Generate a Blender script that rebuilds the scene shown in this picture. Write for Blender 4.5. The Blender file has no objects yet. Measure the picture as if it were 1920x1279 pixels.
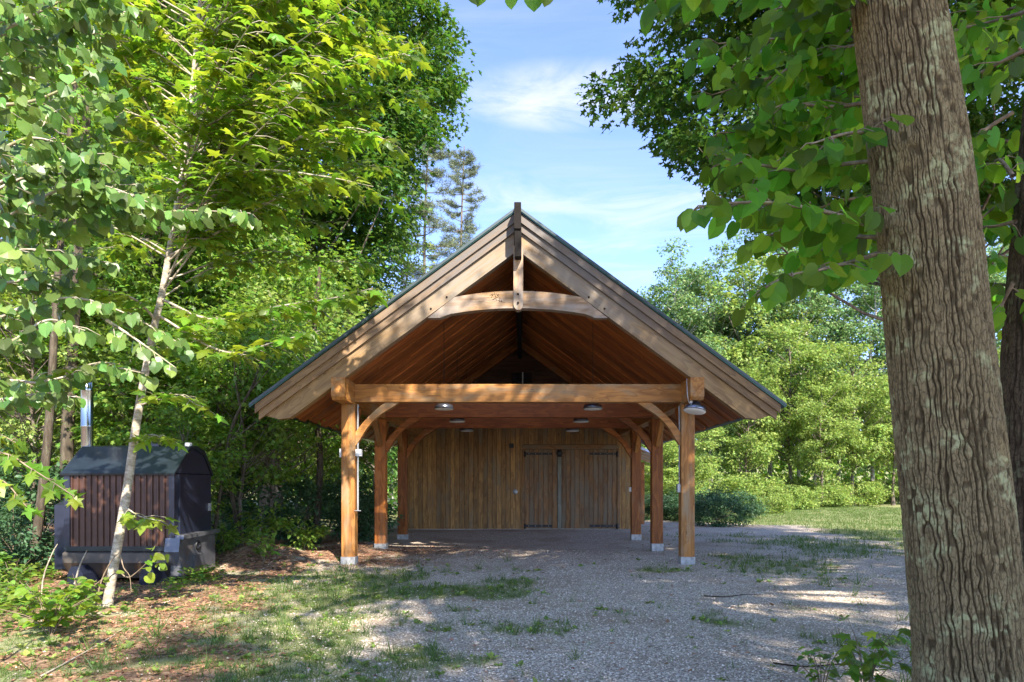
import bpy, math, random
import numpy as np
from mathutils import Vector, Matrix

random.seed(7)
SC = bpy.context.scene
COL = SC.collection
R = math.radians

# ------------------------------------------------------------------ camera, sky, sun, exposure
EYE, F, VX, VY = 1.4, 1280.0, 979.0, 909.0
cam_d = bpy.data.cameras.new('camera'); cam = bpy.data.objects.new('camera', cam_d); COL.objects.link(cam)
cam.location = (0, 0, EYE); cam.rotation_euler = (R(90), 0, 0)
cam_d.sensor_width = 36; cam_d.lens = 24
cam_d.shift_x = -19.0 / 1920; cam_d.shift_y = 269.5 / 1920
cam_d.clip_start = 0.05; cam_d.clip_end = 2000
SC.camera = cam

SUN_TO = Vector((0.42, -1.0, 0.95)).normalized()      # direction towards the sun (behind the viewpoint, a little right)
world = bpy.data.worlds.new("World"); SC.world = world; world.use_nodes = True
SKY_STRENGTH, SUN_STRENGTH, EXPOSURE = 0.15, 4.4, 1.8

sun_d = bpy.data.lights.new('sun', 'SUN'); sun_d.energy = SUN_STRENGTH; sun_d.angle = R(0.5); sun_d.color = (1.0, 0.93, 0.82)
sun = bpy.data.objects.new('sun', sun_d); COL.objects.link(sun)
sun.rotation_euler = SUN_TO.to_track_quat('Z', 'Y').to_euler(); sun.location = (0, 0, 30)
vs = SC.view_settings
vs.view_transform = 'Standard'; vs.look = 'None'; vs.gamma = 1.0; vs.use_curve_mapping = False; vs.exposure = EXPOSURE
try:
    SC.cycles.max_bounces = 10; SC.cycles.diffuse_bounces = 5; SC.cycles.transmission_bounces = 6
    SC.cycles.glossy_bounces = 3; SC.cycles.transparent_max_bounces = 8
    SC.cycles.use_denoising = True
except Exception: pass


class NB:
    """tiny node builder"""
    def __init__(s, tree): s.t = tree; s.n = tree.nodes; s.l = tree.links
    def new(s, typ, **kw):
        nd = s.n.new(typ)
        for k, v in kw.items():
            if k.startswith('i_'):
                key = k[2:]; key = int(key) if key.isdigit() else key
                nd.inputs[key].default_value = v
            else: setattr(nd, k, v)
        return nd
    def link(s, a, b): s.l.new(a, b)
    def math(s, op, a, b=None, c=None, clamp=False):
        nd = s.n.new('ShaderNodeMath'); nd.operation = op; nd.use_clamp = clamp
        for i, v in enumerate((a, b, c)):
            if v is None: continue
            if isinstance(v, (int, float)): nd.inputs[i].default_value = v
            else: s.l.new(v, nd.inputs[i])
        return nd.outputs[0]
    def mix(s, fac, a, b, mode='MIX'):
        nd = s.n.new('ShaderNodeMix'); nd.data_type = 'RGBA'; nd.blend_type = mode
        for idx, v in ((0, fac), (6, a), (7, b)):
            if isinstance(v, (int, float)): nd.inputs[idx].default_value = v
            elif isinstance(v, tuple): nd.inputs[idx].default_value = (*v, 1) if len(v) == 3 else v
            else: s.l.new(v, nd.inputs[idx])
        return nd.outputs[2]
    def vmul(s, v, vec):
        nd = s.n.new('ShaderNodeVectorMath'); nd.operation = 'MULTIPLY'; s.l.new(v, nd.inputs[0]); nd.inputs[1].default_value = vec
        return nd.outputs[0]
    def vadd(s, v, vec):
        nd = s.n.new('ShaderNodeVectorMath'); nd.operation = 'ADD'; s.l.new(v, nd.inputs[0])
        if isinstance(vec, tuple): nd.inputs[1].default_value = vec
        else: s.l.new(vec, nd.inputs[1])
        return nd.outputs[0]
    def noise(s, vec, scale, detail=4, rough=0.55, dist=0.0):
        nd = s.n.new('ShaderNodeTexNoise'); nd.inputs['Scale'].default_value = scale; nd.inputs['Detail'].default_value = detail
        nd.inputs['Roughness'].default_value = rough; nd.inputs['Distortion'].default_value = dist
        if vec is not None: s.l.new(vec, nd.inputs['Vector'])
        return nd.outputs[0]
    def ramp(s, fac, lo, hi, a=0.0, b=1.0):
        nd = s.n.new('ShaderNodeMapRange'); nd.interpolation_type = 'SMOOTHSTEP'
        s.l.new(fac, nd.inputs[0])
        for i, v in enumerate((lo, hi, a, b)): nd.inputs[i + 1].default_value = v
        return nd.outputs[0]
    def cramp(s, fac, stops):
        nd = s.n.new('ShaderNodeValToRGB'); cr = nd.color_ramp
        while len(cr.elements) > 1: cr.elements.remove(cr.elements[-1])
        cr.elements[0].position = stops[0][0]; cr.elements[0].color = (*stops[0][1], 1)
        for p, c in stops[1:]:
            e = cr.elements.new(p); e.color = (*c, 1)
        s.l.new(fac, nd.inputs[0]); return nd.outputs[0]


def build_sky():
    b = NB(world.node_tree); b.n.clear()
    out = b.new('ShaderNodeOutputWorld'); bg = b.new('ShaderNodeBackground')
    sky = b.new('ShaderNodeTexSky'); sky.sky_type = 'NISHITA'; sky.sun_disc = False
    sky.sun_elevation = math.asin(SUN_TO.z)
    sky.sun_rotation = math.atan2(SUN_TO.x, SUN_TO.y)
    sky.air_density = 1.0; sky.dust_density = 0.6; sky.ozone_density = 5.0; sky.altitude = 1500
    tc = b.new('ShaderNodeTexCoord'); g = tc.outputs['Generated']
    sep = b.new('ShaderNodeSeparateXYZ'); b.link(g, sep.inputs[0])
    z = b.math('MAXIMUM', sep.outputs[2], 0.03)
    u = b.math('DIVIDE', sep.outputs[0], z); v = b.math('DIVIDE', sep.outputs[1], z)
    cmb = b.new('ShaderNodeCombineXYZ'); b.link(u, cmb.inputs[0]); b.link(v, cmb.inputs[1])
    st = b.new('ShaderNodeMapping'); st.inputs['Rotation'].default_value = (0, 0, R(28)); st.inputs['Scale'].default_value = (0.8, 1.5, 1)
    b.link(cmb.outputs[0], st.inputs[0])
    big = b.noise(st.outputs[0], 0.62, 3, 0.5, 0.4)
    fine = b.noise(st.outputs[0], 2.2, 7, 0.62, 0.9)
    c = b.math('MULTIPLY', b.math('MULTIPLY', b.ramp(big, 0.45, 0.72), b.ramp(fine, 0.33, 0.75)), 0.8)
    veil = b.ramp(fine, 0.3, 0.8, 0.0, 0.14)
    # one wisp that stands above the roof
    def wisp(px, py, w, h, amt):
        d = Vector(((px - VX) / F, 1, (VY - py) / F))
        uu, vv = d.x / d.z, d.y / d.z
        du = b.math('MULTIPLY', b.math('SUBTRACT', u, uu), 1 / w); dv = b.math('MULTIPLY', b.math('SUBTRACT', v, vv), 1 / h)
        r2 = b.math('ADD', b.math('MULTIPLY', du, du), b.math('MULTIPLY', dv, dv))
        g1 = b.ramp(r2, 0.0, 1.0, amt, 0.0)
        return b.math('MULTIPLY', g1, b.ramp(fine, 0.3, 0.62))
    c = b.math('ADD', c, wisp(1065, 185, 0.34, 0.2, 0.8))
    c = b.math('ADD', c, wisp(1110, 375, 0.7, 0.3, 0.5))
    c = b.math('MAXIMUM', b.math('MINIMUM', c, 0.92), veil)
    blue = b.mix(1.0, sky.outputs[0], (0.98, 0.875, 0.95), 'MULTIPLY')
    col = b.mix(c, blue, (2.3, 2.35, 2.6))
    b.link(col, bg.inputs[0]); bg.inputs[1].default_value = SKY_STRENGTH; b.link(bg.outputs[0], out.inputs[0])
build_sky()

# ------------------------------------------------------------------ helpers
rng = np.random.default_rng(11)

def at(px, py, Y):
    return np.array([(px - VX) / F * Y, Y, EYE + (VY - py) / F * Y])

def unit(v):
    v = np.asarray(v, float); return v / np.maximum(np.linalg.norm(v, axis=-1, keepdims=True), 1e-9)

class VN:
    """smooth 2D value noise on a lattice"""
    def __init__(s, seed, n=256): s.g = np.random.default_rng(seed).random((n, n)); s.n = n
    def __call__(s, u, v, wrap_u=None):
        u = np.asarray(u, float); v = np.asarray(v, float)
        iu = np.floor(u).astype(int); iv = np.floor(v).astype(int); fu = u - iu; fv = v - iv
        fu = fu * fu * (3 - 2 * fu); fv = fv * fv * (3 - 2 * fv)
        m = wrap_u or s.n
        a = s.g[iu % m % s.n, iv % s.n]; bb = s.g[(iu + 1) % m % s.n, iv % s.n]
        c = s.g[iu % m % s.n, (iv + 1) % s.n]; d = s.g[(iu + 1) % m % s.n, (iv + 1) % s.n]
        return (a * (1 - fu) + bb * fu) * (1 - fv) + (c * (1 - fu) + d * fu) * fv
VN1, VN2, VN3 = VN(1), VN(2), VN(3)
def fbm(vn, u, v, o=4):
    t = 0; a = 0.5; s = 0
    for k in range(o):
        t = t + a * vn(u * 2 ** k + 17.3 * k, v * 2 ** k + 9.1 * k); s += a; a *= 0.5
    return t / s
def sst(x, lo, hi):
    t = np.clip((x - lo) / (hi - lo), 0, 1); return t * t * (3 - 2 * t)

def fast_mesh(name, V, Fc, mats=None, smooth=False, rnd=None, mat_idx=None):
    """mesh from numpy arrays; Fc is (m,k)"""
    me = bpy.data.meshes.new(name)
    V = np.ascontiguousarray(V, np.float32); Fc = np.ascontiguousarray(Fc, np.int32)
    m, k = Fc.shape
    me.vertices.add(len(V)); me.vertices.foreach_set('co', V.ravel())
    me.loops.add(m * k); me.loops.foreach_set('vertex_index', Fc.ravel())
    me.polygons.add(m)
    me.polygons.foreach_set('loop_start', np.arange(m, dtype=np.int32) * k)
    me.polygons.foreach_set('loop_total', np.full(m, k, np.int32))
    me.polygons.foreach_set('use_smooth', np.full(m, smooth, bool))
    for mt in (mats if isinstance(mats, (list, tuple)) else [mats] if mats else []): me.materials.append(mt)
    if mat_idx is not None: me.polygons.foreach_set('material_index', np.ascontiguousarray(mat_idx, np.int32))
    if rnd is not None:
        a = me.attributes.new('rnd', 'FLOAT', 'FACE'); a.data.foreach_set('value', np.ascontiguousarray(rnd, np.float32))
    me.update(calc_edges=True)
    return me

def ob(name, me, parent=None, loc=None, rot=None, **props):
    o = bpy.data.objects.new(name, me); COL.objects.link(o)
    if parent is not None: o.parent = parent
    if loc is not None: o.location = loc
    if rot is not None: o.rotation_euler = rot
    for k, v in props.items():
        if v is not None: o[k] = v
    return o

def thing(name, label, cat, loc=(0, 0, 0), group=None, rotz=0.0):
    return ob(name, None, None, loc, (0, 0, rotz), label=label, category=cat, group=group)

def tubes(polys, sides=6, cap=True):
    """polys: list of (points (k,3), radii (k)); returns V, F(quads)"""
    Vs, Fs, off = [], [], 0
    ang = np.linspace(0, 2 * np.pi, sides, endpoint=False)
    ca, sa = np.cos(ang), np.sin(ang)
    for P, r in polys:
        P = np.asarray(P, float); r = np.broadcast_to(np.asarray(r, float), (len(P),))
        T = unit(np.gradient(P, axis=0))
        ref = np.array([0, 0, 1.0]) if abs(T[0, 2]) < 0.9 else np.array([1.0, 0, 0])
        N = unit(np.cross(T, ref)); B = np.cross(T, N)
        ring = P[:, None] + r[:, None, None] * (ca[None, :, None] * N[:, None] + sa[None, :, None] * B[:, None])
        k = len(P); Vs.append(ring.reshape(-1, 3))
        i = np.arange(k - 1)[:, None] * sides; j = np.arange(sides)[None]; jn = (j + 1) % sides
        q = np.stack([i + j, i + jn, i + sides + jn, i + sides + j], -1).reshape(-1, 4) + off
        Fs.append(q); off += k * sides
        if cap:
            Vs.append(P[-1:] + T[-1:] * r[-1] * 0.5); c = off
            e = off - sides
            Fs.append(np.stack([e + j[0], e + jn[0], np.full(sides, c), np.full(sides, c)], -1)[:, [0, 1, 2, 3]])
            off += 1
    V = np.concatenate(Vs); Fq = np.concatenate(Fs)
    return V, Fq

def tube_mesh(name, polys, mat, sides=6, smooth=True):
    V, Fq = tubes(polys, sides, cap=False)
    return fast_mesh(name, V, Fq, mat, smooth)

def curve(pts, n=14):
    """Catmull-Rom through pts"""
    P = np.asarray(pts, float)
    if len(P) == 2: return P[0] + (P[1] - P[0]) * np.linspace(0, 1, n)[:, None]
    Q = np.vstack([2 * P[0] - P[1], P, 2 * P[-1] - P[-2]])
    out = []
    segs = len(P) - 1; per = max(2, n // segs)
    for i in range(segs):
        p0, p1, p2, p3 = Q[i:i + 4]
        t = np.linspace(0, 1, per, endpoint=False)[:, None]
        out.append(0.5 * ((2 * p1) + (-p0 + p2) * t + (2 * p0 - 5 * p1 + 4 * p2 - p3) * t ** 2 + (-p0 + 3 * p1 - 3 * p2 + p3) * t ** 3))
    out.append(P[-1:]); return np.concatenate(out)

# ------------------------------------------------------------------ materials
def new_mat(name):
    m = bpy.data.materials.new(name); m.use_nodes = True; b = NB(m.node_tree); b.n.clear()
    out = b.new('ShaderNodeOutputMaterial'); p = b.new('ShaderNodeBsdfPrincipled'); b.link(p.outputs[0], out.inputs[0])
    return m, b, p, out

def leaf_mat(name, base, trans, tmix=0.38, rough=0.45, spec=0.35, hue=0.03, val=(0.65, 1.3)):
    m, b, p, out = new_mat(name)
    a = b.new('ShaderNodeAttribute', attribute_name='rnd'); oi = b.new('ShaderNodeObjectInfo')
    r = b.math('FRACT', b.math('ADD', a.outputs['Fac'], oi.outputs['Random']))
    r2 = b.math('FRACT', b.math('MULTIPLY', r, 7.31))
    tc = b.new('ShaderNodeTexCoord')
    def hsv(col):
        h = b.new('ShaderNodeHueSaturation'); h.inputs['Color'].default_value = (*col, 1)
        mr = b.new('ShaderNodeMapRange'); b.link(r2, mr.inputs[0]); mr.inputs[3].default_value = 0.5 - hue; mr.inputs[4].default_value = 0.5 + hue
        b.link(mr.outputs[0], h.inputs['Hue'])
        mv = b.new('ShaderNodeMapRange'); b.link(r, mv.inputs[0]); mv.inputs[3].default_value = val[0]; mv.inputs[4].default_value = val[1]
        b.link(mv.outputs[0], h.inputs['Value']); return h.outputs[0]
    b.link(hsv(base), p.inputs['Base Color']); p.inputs['Roughness'].default_value = rough
    p.inputs['Specular IOR Level'].default_value = spec
    t = b.new('ShaderNodeBsdfTranslucent'); b.link(hsv(trans), t.inputs[0])
    mx = b.new('ShaderNodeMixShader'); mx.inputs[0].default_value = tmix
    b.link(p.outputs[0], mx.inputs[1]); b.link(t.outputs[0], mx.inputs[2]); b.link(mx.outputs[0], out.inputs[0])
    return m

def wood_mat(name, light, dark, grey=None, grey_amt=0.0, knots=1.0, rough=0.55, scale=1.0, fade=False):
    m, b, p, out = new_mat(name)
    tc = b.new('ShaderNodeTexCoord'); oi = b.new('ShaderNodeObjectInfo')
    cm = b.new('ShaderNodeCombineXYZ')
    rr = b.math('MULTIPLY', oi.outputs['Random'], 37.0)
    for i in range(3): b.link(rr, cm.inputs[i])
    v = b.vadd(tc.outputs['Object'], cm.outputs[0])
    big = b.noise(b.vmul(v, (0.7 * scale, 3.0 * scale, 3.0 * scale)), 1.0, 3)
    kv = b.new('ShaderNodeTexVoronoi'); b.link(b.vmul(v, (1.6, 5.0, 5.0)), kv.inputs['Vector']); kv.inputs['Scale'].default_value = 1.0
    kd = kv.outputs['Distance']
    warp = b.ramp(kd, 0.0, 0.35, 0.35, 0.0)
    wv = b.new('ShaderNodeTexNoise'); b.link(b.vmul(v, (1.5 * scale, 22 * scale, 22 * scale)), wv.inputs['Vector'])
    wv.inputs['Scale'].default_value = 1.0; wv.inputs['Detail'].default_value = 5; wv.inputs['Roughness'].default_value = 0.6
    grain = wv.outputs[0]
    ring = b.math('FRACT', b.math('MULTIPLY', b.math('ADD', big, warp), 7.0))
    ring = b.ramp(ring, 0.0, 1.0, 0.0, 1.0)
    f = b.math('ADD', b.math('MULTIPLY', grain, 0.75), b.math('MULTIPLY', ring, 0.22))
    f = b.math('ADD', f, b.math('MULTIPLY', big, 0.25))
    col = b.mix(b.ramp(f, 0.38, 0.85), dark, light)
    tint = b.new('ShaderNodeHueSaturation'); b.link(col, tint.inputs['Color'])
    mv = b.new('ShaderNodeMapRange'); b.link(oi.outputs['Random'], mv.inputs[0]); mv.inputs[3].default_value = 0.68; mv.inputs[4].default_value = 1.25
    b.link(mv.outputs[0], tint.inputs['Value']); col = tint.outputs[0]
    kn = b.ramp(kd, 0.035, 0.085, 0.75 * knots, 0.0)
    kn = b.math('MULTIPLY', kn, b.ramp(b.noise(v, 2.3, 1), 0.46, 0.56))
    col = b.mix(kn, col, tuple(c * 0.22 for c in dark))
    ck = b.noise(b.vmul(v, (0.55, 26.0, 26.0)), 1.0, 2, 0.4)         # drying checks along the grain
    ckm = b.math('MULTIPLY', b.ramp(b.math('ABSOLUTE', b.math('SUBTRACT', ck, 0.5)), 0.0, 0.012, 0.75, 0.0), b.ramp(b.noise(v, 1.1, 2), 0.5, 0.58))
    col = b.mix(ckm, col, tuple(c * 0.2 for c in dark))
    if grey is not None:
        g = b.ramp(b.noise(b.vmul(v, (0.6, 2.5, 2.5)), 1.6, 5, 0.6), 0.55 - grey_amt * 0.35, 0.75 - grey_amt * 0.3, 0.0, 0.9)
        g = b.math('MULTIPLY', g, b.ramp(grain, 0.25, 0.6, 0.45, 1.0))
        if fade:                                   # weathered most at the exposed peak, least at the eave end
            sx = b.new('ShaderNodeSeparateXYZ'); b.link(tc.outputs['Object'], sx.inputs[0])
            g = b.math('MULTIPLY', g, b.ramp(b.math('ABSOLUTE', sx.outputs[0]), 1.0, 4.6, 1.1, 0.12), clamp=True)
        col = b.mix(g, col, grey)
    b.link(col, p.inputs['Base Color']); p.inputs['Roughness'].default_value = rough
    p.inputs['Specular IOR Level'].default_value = 0.3
    bp = b.new('ShaderNodeBump'); bp.inputs['Strength'].default_value = 0.35; bp.inputs['Distance'].default_value = 0.006
    b.link(grain, bp.inputs['Height']); b.link(bp.outputs[0], p.inputs['Normal'])
    return m

def plain_mat(name, col, rough=0.5, metal=0.0, var=0.15, nscale=8.0, spec=0.5, rust=None):
    m, b, p, out = new_mat(name)
    tc = b.new('ShaderNodeTexCoord'); n = b.noise(tc.outputs['Object'], nscale, 5, 0.6)
    c = b.mix(b.ramp(n, 0.3, 0.75), tuple(x * (1 - var) for x in col), tuple(min(1, x * (1 + var)) for x in col))
    if rust is not None:
        c = b.mix(b.ramp(b.noise(tc.outputs['Object'], nscale * 0.6, 6, 0.7), 0.55, 0.72, 0, 0.8), c, rust)
    b.link(c, p.inputs['Base Color']); p.inputs['Roughness'].default_value = rough; p.inputs['Metallic'].default_value = metal
    p.inputs['Specular IOR Level'].default_value = spec
    bp = b.new('ShaderNodeBump'); bp.inputs['Strength'].default_value = 0.12; bp.inputs['Distance'].default_value = 0.004
    b.link(n, bp.inputs['Height']); b.link(bp.outputs[0], p.inputs['Normal'])
    return m

def bark_mat(name, hi, lo, lichen=None, attr=None, sc=(9, 9, 1.6), moss=None):
    m, b, p, out = new_mat(name)
    tc = b.new('ShaderNodeTexCoord'); v = b.vmul(tc.outputs['Object'], sc)
    n = b.noise(v, 2.2, 7, 0.65, 0.6)
    n2 = b.noise(tc.outputs['Object'], 45.0, 4, 0.7)
    if attr:
        a = b.new('ShaderNodeAttribute', attribute_name=attr)
        f = b.math('ADD', b.math('MULTIPLY', a.outputs['Fac'], 0.75), b.math('MULTIPLY', n, 0.35))
        f = b.ramp(f, 0.2, 0.95)
    else: f = b.ramp(n, 0.35, 0.68)
    col = b.mix(f, lo, hi)
    pv = b.new('ShaderNodeTexVoronoi'); pv.feature = 'DISTANCE_TO_EDGE'; pv.inputs['Scale'].default_value = 1.0
    b.link(b.vadd(b.vmul(tc.outputs['Object'], (sc[0] * 7, sc[1] * 7, sc[2] * 12)), (0.3, 0.1, 0.7)), pv.inputs['Vector'])
    if attr: col = b.mix(b.ramp(pv.outputs['Distance'], 0.02, 0.14, 0.75, 0.0), col, tuple(c * 0.3 for c in hi))
    col = b.mix(b.ramp(n2, 0.3, 0.75, 0.0, 0.45), col, tuple(c * 0.45 for c in hi))
    if lichen is not None:
        L = b.ramp(b.noise(tc.outputs['Object'], 5.5, 5, 0.6), 0.5, 0.62)
        L = b.math('MULTIPLY', L, b.ramp(f, 0.35, 0.8)); L = b.math('MULTIPLY', L, b.ramp(b.noise(tc.outputs['Object'], 28.0, 3), 0.38, 0.6))
        col = b.mix(b.math('MULTIPLY', L, 0.8), col, lichen)
    if moss is not None:
        M = b.ramp(b.noise(tc.outputs['Object'], 2.2, 4), 0.52, 0.68, 0, 0.65)
        col = b.mix(M, col, moss)
    b.link(col, p.inputs['Base Color']); p.inputs['Roughness'].default_value = 0.9; p.inputs['Specular IOR Level'].default_value = 0.15
    bp = b.new('ShaderNodeBump'); bp.inputs['Strength'].default_value = 0.7; bp.inputs['Distance'].default_value = 0.012
    b.link(b.math('ADD', n, b.math('MULTIPLY', n2, 0.5)), bp.inputs['Height']); b.link(bp.outputs[0], p.inputs['Normal'])
    return m

M = {}
M['leaf_maple'] = leaf_mat('leaf_maple', (0.13, 0.22, 0.022), (0.38, 0.55, 0.03), 0.45, 0.42, 0.4, 0.035, (0.55, 1.3))
M['leaf_pale'] = leaf_mat('leaf_pale', (0.125, 0.215, 0.05), (0.26, 0.44, 0.045), 0.36, 0.40, 0.5, 0.03, (0.4, 1.45))
M['leaf_bass'] = leaf_mat('leaf_bass', (0.07, 0.145, 0.02), (0.36, 0.66, 0.04), 0.6, 0.5, 0.25, 0.03, (0.45, 1.4))
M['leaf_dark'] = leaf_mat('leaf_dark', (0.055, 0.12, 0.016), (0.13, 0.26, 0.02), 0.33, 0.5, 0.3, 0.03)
M['leaf_mid'] = leaf_mat('leaf_mid', (0.13, 0.22, 0.035), (0.32, 0.52, 0.04), 0.42, 0.45, 0.4, 0.03, (0.5, 1.4))
M['leaf_far'] = leaf_mat('leaf_far', (0.17, 0.265, 0.10), (0.25, 0.42, 0.11), 0.36, 0.5, 0.4, 0.04, (0.35, 1.5))
M['leaf_bush'] = leaf_mat('leaf_bush', (0.22, 0.30, 0.07), (0.38, 0.52, 0.09), 0.38, 0.5, 0.35, 0.03, (0.5,1.4))
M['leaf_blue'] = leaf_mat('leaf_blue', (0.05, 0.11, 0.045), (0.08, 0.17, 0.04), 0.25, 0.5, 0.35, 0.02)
M['needle'] = leaf_mat('needle', (0.17, 0.20, 0.11), (0.12, 0.16, 0.07), 0.2, 0.6, 0.2, 0.03, (0.6, 1.4))
M['litter'] = leaf_mat('litter', (0.33, 0.175, 0.10), (0.22, 0.10, 0.05), 0.12, 0.7, 0.2, 0.02, (0.45, 1.4))
M['grass'] = leaf_mat('grass', (0.085, 0.14, 0.03), (0.16, 0.25, 0.03), 0.3, 0.5, 0.3, 0.03)
M['bark_big'] = bark_mat('bark_big', (0.26, 0.195, 0.10), (0.03, 0.018, 0.007), (0.37, 0.375, 0.19), 'ridge')
M['bark_dark'] = bark_mat('bark_dark', (0.13, 0.09, 0.055), (0.025, 0.016, 0.009), (0.15, 0.15, 0.08), 'ridge')
M['bark_pale'] = bark_mat('bark_pale', (0.62, 0.55, 0.44), (0.27, 0.22, 0.15), None, None, (5, 5, 14), (0.22, 0.22, 0.06))
M['bark_grey'] = bark_mat('bark_grey', (0.24, 0.20, 0.16), (0.08, 0.06, 0.045), (0.3, 0.31, 0.22))
M['bark_white'] = bark_mat('bark_white', (0.55, 0.54, 0.48), (0.16, 0.14, 0.11), None, None, (3, 3, 7))
M['bark_slim'] = bark_mat('bark_slim', (0.13, 0.105, 0.075), (0.05, 0.038, 0.026), (0.14, 0.15, 0.09))  # darker bark tone for the slim trunks
M['twig'] = plain_mat('twig', (0.24, 0.18, 0.12), 0.8, 0, 0.4, 20, 0.2)
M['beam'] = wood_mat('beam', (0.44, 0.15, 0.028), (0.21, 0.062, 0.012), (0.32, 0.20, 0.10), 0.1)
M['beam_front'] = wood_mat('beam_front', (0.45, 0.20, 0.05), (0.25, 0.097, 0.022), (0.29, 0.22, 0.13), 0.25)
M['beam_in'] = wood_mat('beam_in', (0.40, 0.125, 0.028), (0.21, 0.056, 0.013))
M['barge'] = wood_mat('barge', (0.44, 0.265, 0.10), (0.25, 0.135, 0.045), (0.23, 0.195, 0.155), 0.8, fade=True)
M['trim_grey'] = wood_mat('trim_grey', (0.34, 0.20, 0.08), (0.18, 0.10, 0.037), (0.135, 0.122, 0.115), 1.05, fade=True)
M['collar'] = wood_mat('collar', (0.46, 0.28, 0.135), (0.26, 0.14, 0.056), (0.31, 0.27, 0.235), 0.6, 0.4)
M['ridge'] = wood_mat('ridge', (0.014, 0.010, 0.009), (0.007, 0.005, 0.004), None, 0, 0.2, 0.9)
M['soffit'] = wood_mat('soffit', (0.58, 0.20, 0.05), (0.30, 0.085, 0.022), None, 0, 1.3, 0.55, 0.45)
M['wall_board'] = wood_mat('wall_board', (0.36, 0.20, 0.06), (0.19, 0.095, 0.028), (0.18, 0.14, 0.08), 0.2, 1.8)
M['door_board'] = wood_mat('door_board', (0.27, 0.135, 0.045), (0.13, 0.06, 0.02), (0.16, 0.13, 0.085), 0.45, 1.5)
M['grey_post'] = wood_mat('grey_post', (0.22, 0.215, 0.16), (0.14, 0.13, 0.095), None, 0, 0.2)
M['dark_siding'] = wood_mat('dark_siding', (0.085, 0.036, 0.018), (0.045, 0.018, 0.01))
M['metal_base'] = plain_mat('metal_base', (0.36, 0.36, 0.35), 0.6, 0.3, 0.3, 14)
M['concrete'] = plain_mat('concrete', (0.42, 0.41, 0.37), 0.9, 0, 0.2, 10, 0.2)
M['roof_metal'] = plain_mat('roof_metal', (0.045, 0.11, 0.09), 0.3, 0.6, 0.1, 2)
M['roof_edge'] = plain_mat('roof_edge', (0.06, 0.08, 0.085), 0.45, 0.5, 0.1, 3)
M['roof_sky_tint'] = plain_mat('roof_sky_tint', (0.25, 0.33, 0.55), 0.25, 0.7, 0.1, 3)  # blue of the reflected sky put into the metal's base colour
M['iron'] = plain_mat('iron', (0.012, 0.012, 0.013), 0.5, 0.2)
M['lamp_metal'] = plain_mat('lamp_metal', (0.20, 0.22, 0.28), 0.28, 0.85, 0.08)
M['lamp_inside'] = plain_mat('lamp_inside', (0.9, 0.88, 0.84), 0.6, 0, 0.03)
M['white_plastic'] = plain_mat('white_plastic', (0.7, 0.7, 0.68), 0.4, 0, 0.05)
M['grey_pipe'] = plain_mat('grey_pipe', (0.38, 0.38, 0.38), 0.4, 0.4)
M['glass'] = plain_mat('glass', (0.01, 0.012, 0.02), 0.08, 0.0, 0.1, 2, 0.8)
M['steel'] = plain_mat('steel', (0.42, 0.44, 0.46), 0.14, 1.0, 0.05, 2)
M['boiler_brown'] = plain_mat('boiler_brown', (0.075, 0.034, 0.021), 0.42, 0.1, 0.25, 5)
M['boiler_navy'] = plain_mat('boiler_navy', (0.018, 0.022, 0.04), 0.3, 0.2, 0.2, 4, 0.6)
M['boiler_roof'] = plain_mat('boiler_roof', (0.018, 0.026, 0.034), 0.3, 0.35, 0.25, 5, 0.6)
M['boiler_base'] = plain_mat('boiler_base', (0.10, 0.085, 0.07), 0.5, 0.3, 0.25, 5, 0.5, (0.20, 0.09, 0.035))
M['boiler_metal'] = plain_mat('boiler_metal', (0.14, 0.14, 0.15), 0.35, 0.5, 0.25, 5, 0.5, (0.19, 0.09, 0.04))

# ------------------------------------------------------------------ ground
def gz(x, y):
    x = np.asarray(x, float); y = np.asarray(y, float)
    z = 0.05 * (fbm(VN1, x * 0.35 + 50, y * 0.35 + 50, 3) - 0.5)
    z = z + 0.09 * sst(y, 16.5, 19.8) * sst(-np.abs(x), -4.6, -3.4) * sst(-y, -22, -20)
    z = z + 0.34 * np.exp(-(((x + 4.7) / 0.85) ** 2 + ((y - 12.2) / 0.9) ** 2))       # litter mound beside the stove
    z = z + 0.16 * np.exp(-(((x + 3.9) / 0.7) ** 2 + ((y - 14.6) / 1.6) ** 2))
    z = z - 0.06 * np.exp(-(((x + 5.8) / 1.4) ** 2 + ((y - 10.5) / 1.2) ** 2))
    z = z + 0.25 * sst(-x, 8, 14) + 0.10 * sst(y, 24, 34) * (fbm(VN2, x * 0.12, y * 0.12, 2) - 0.2)
    z = z + 9.0 * sst(y, 88, 130) + 5 * sst(y, 100, 500)
    return z

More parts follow.
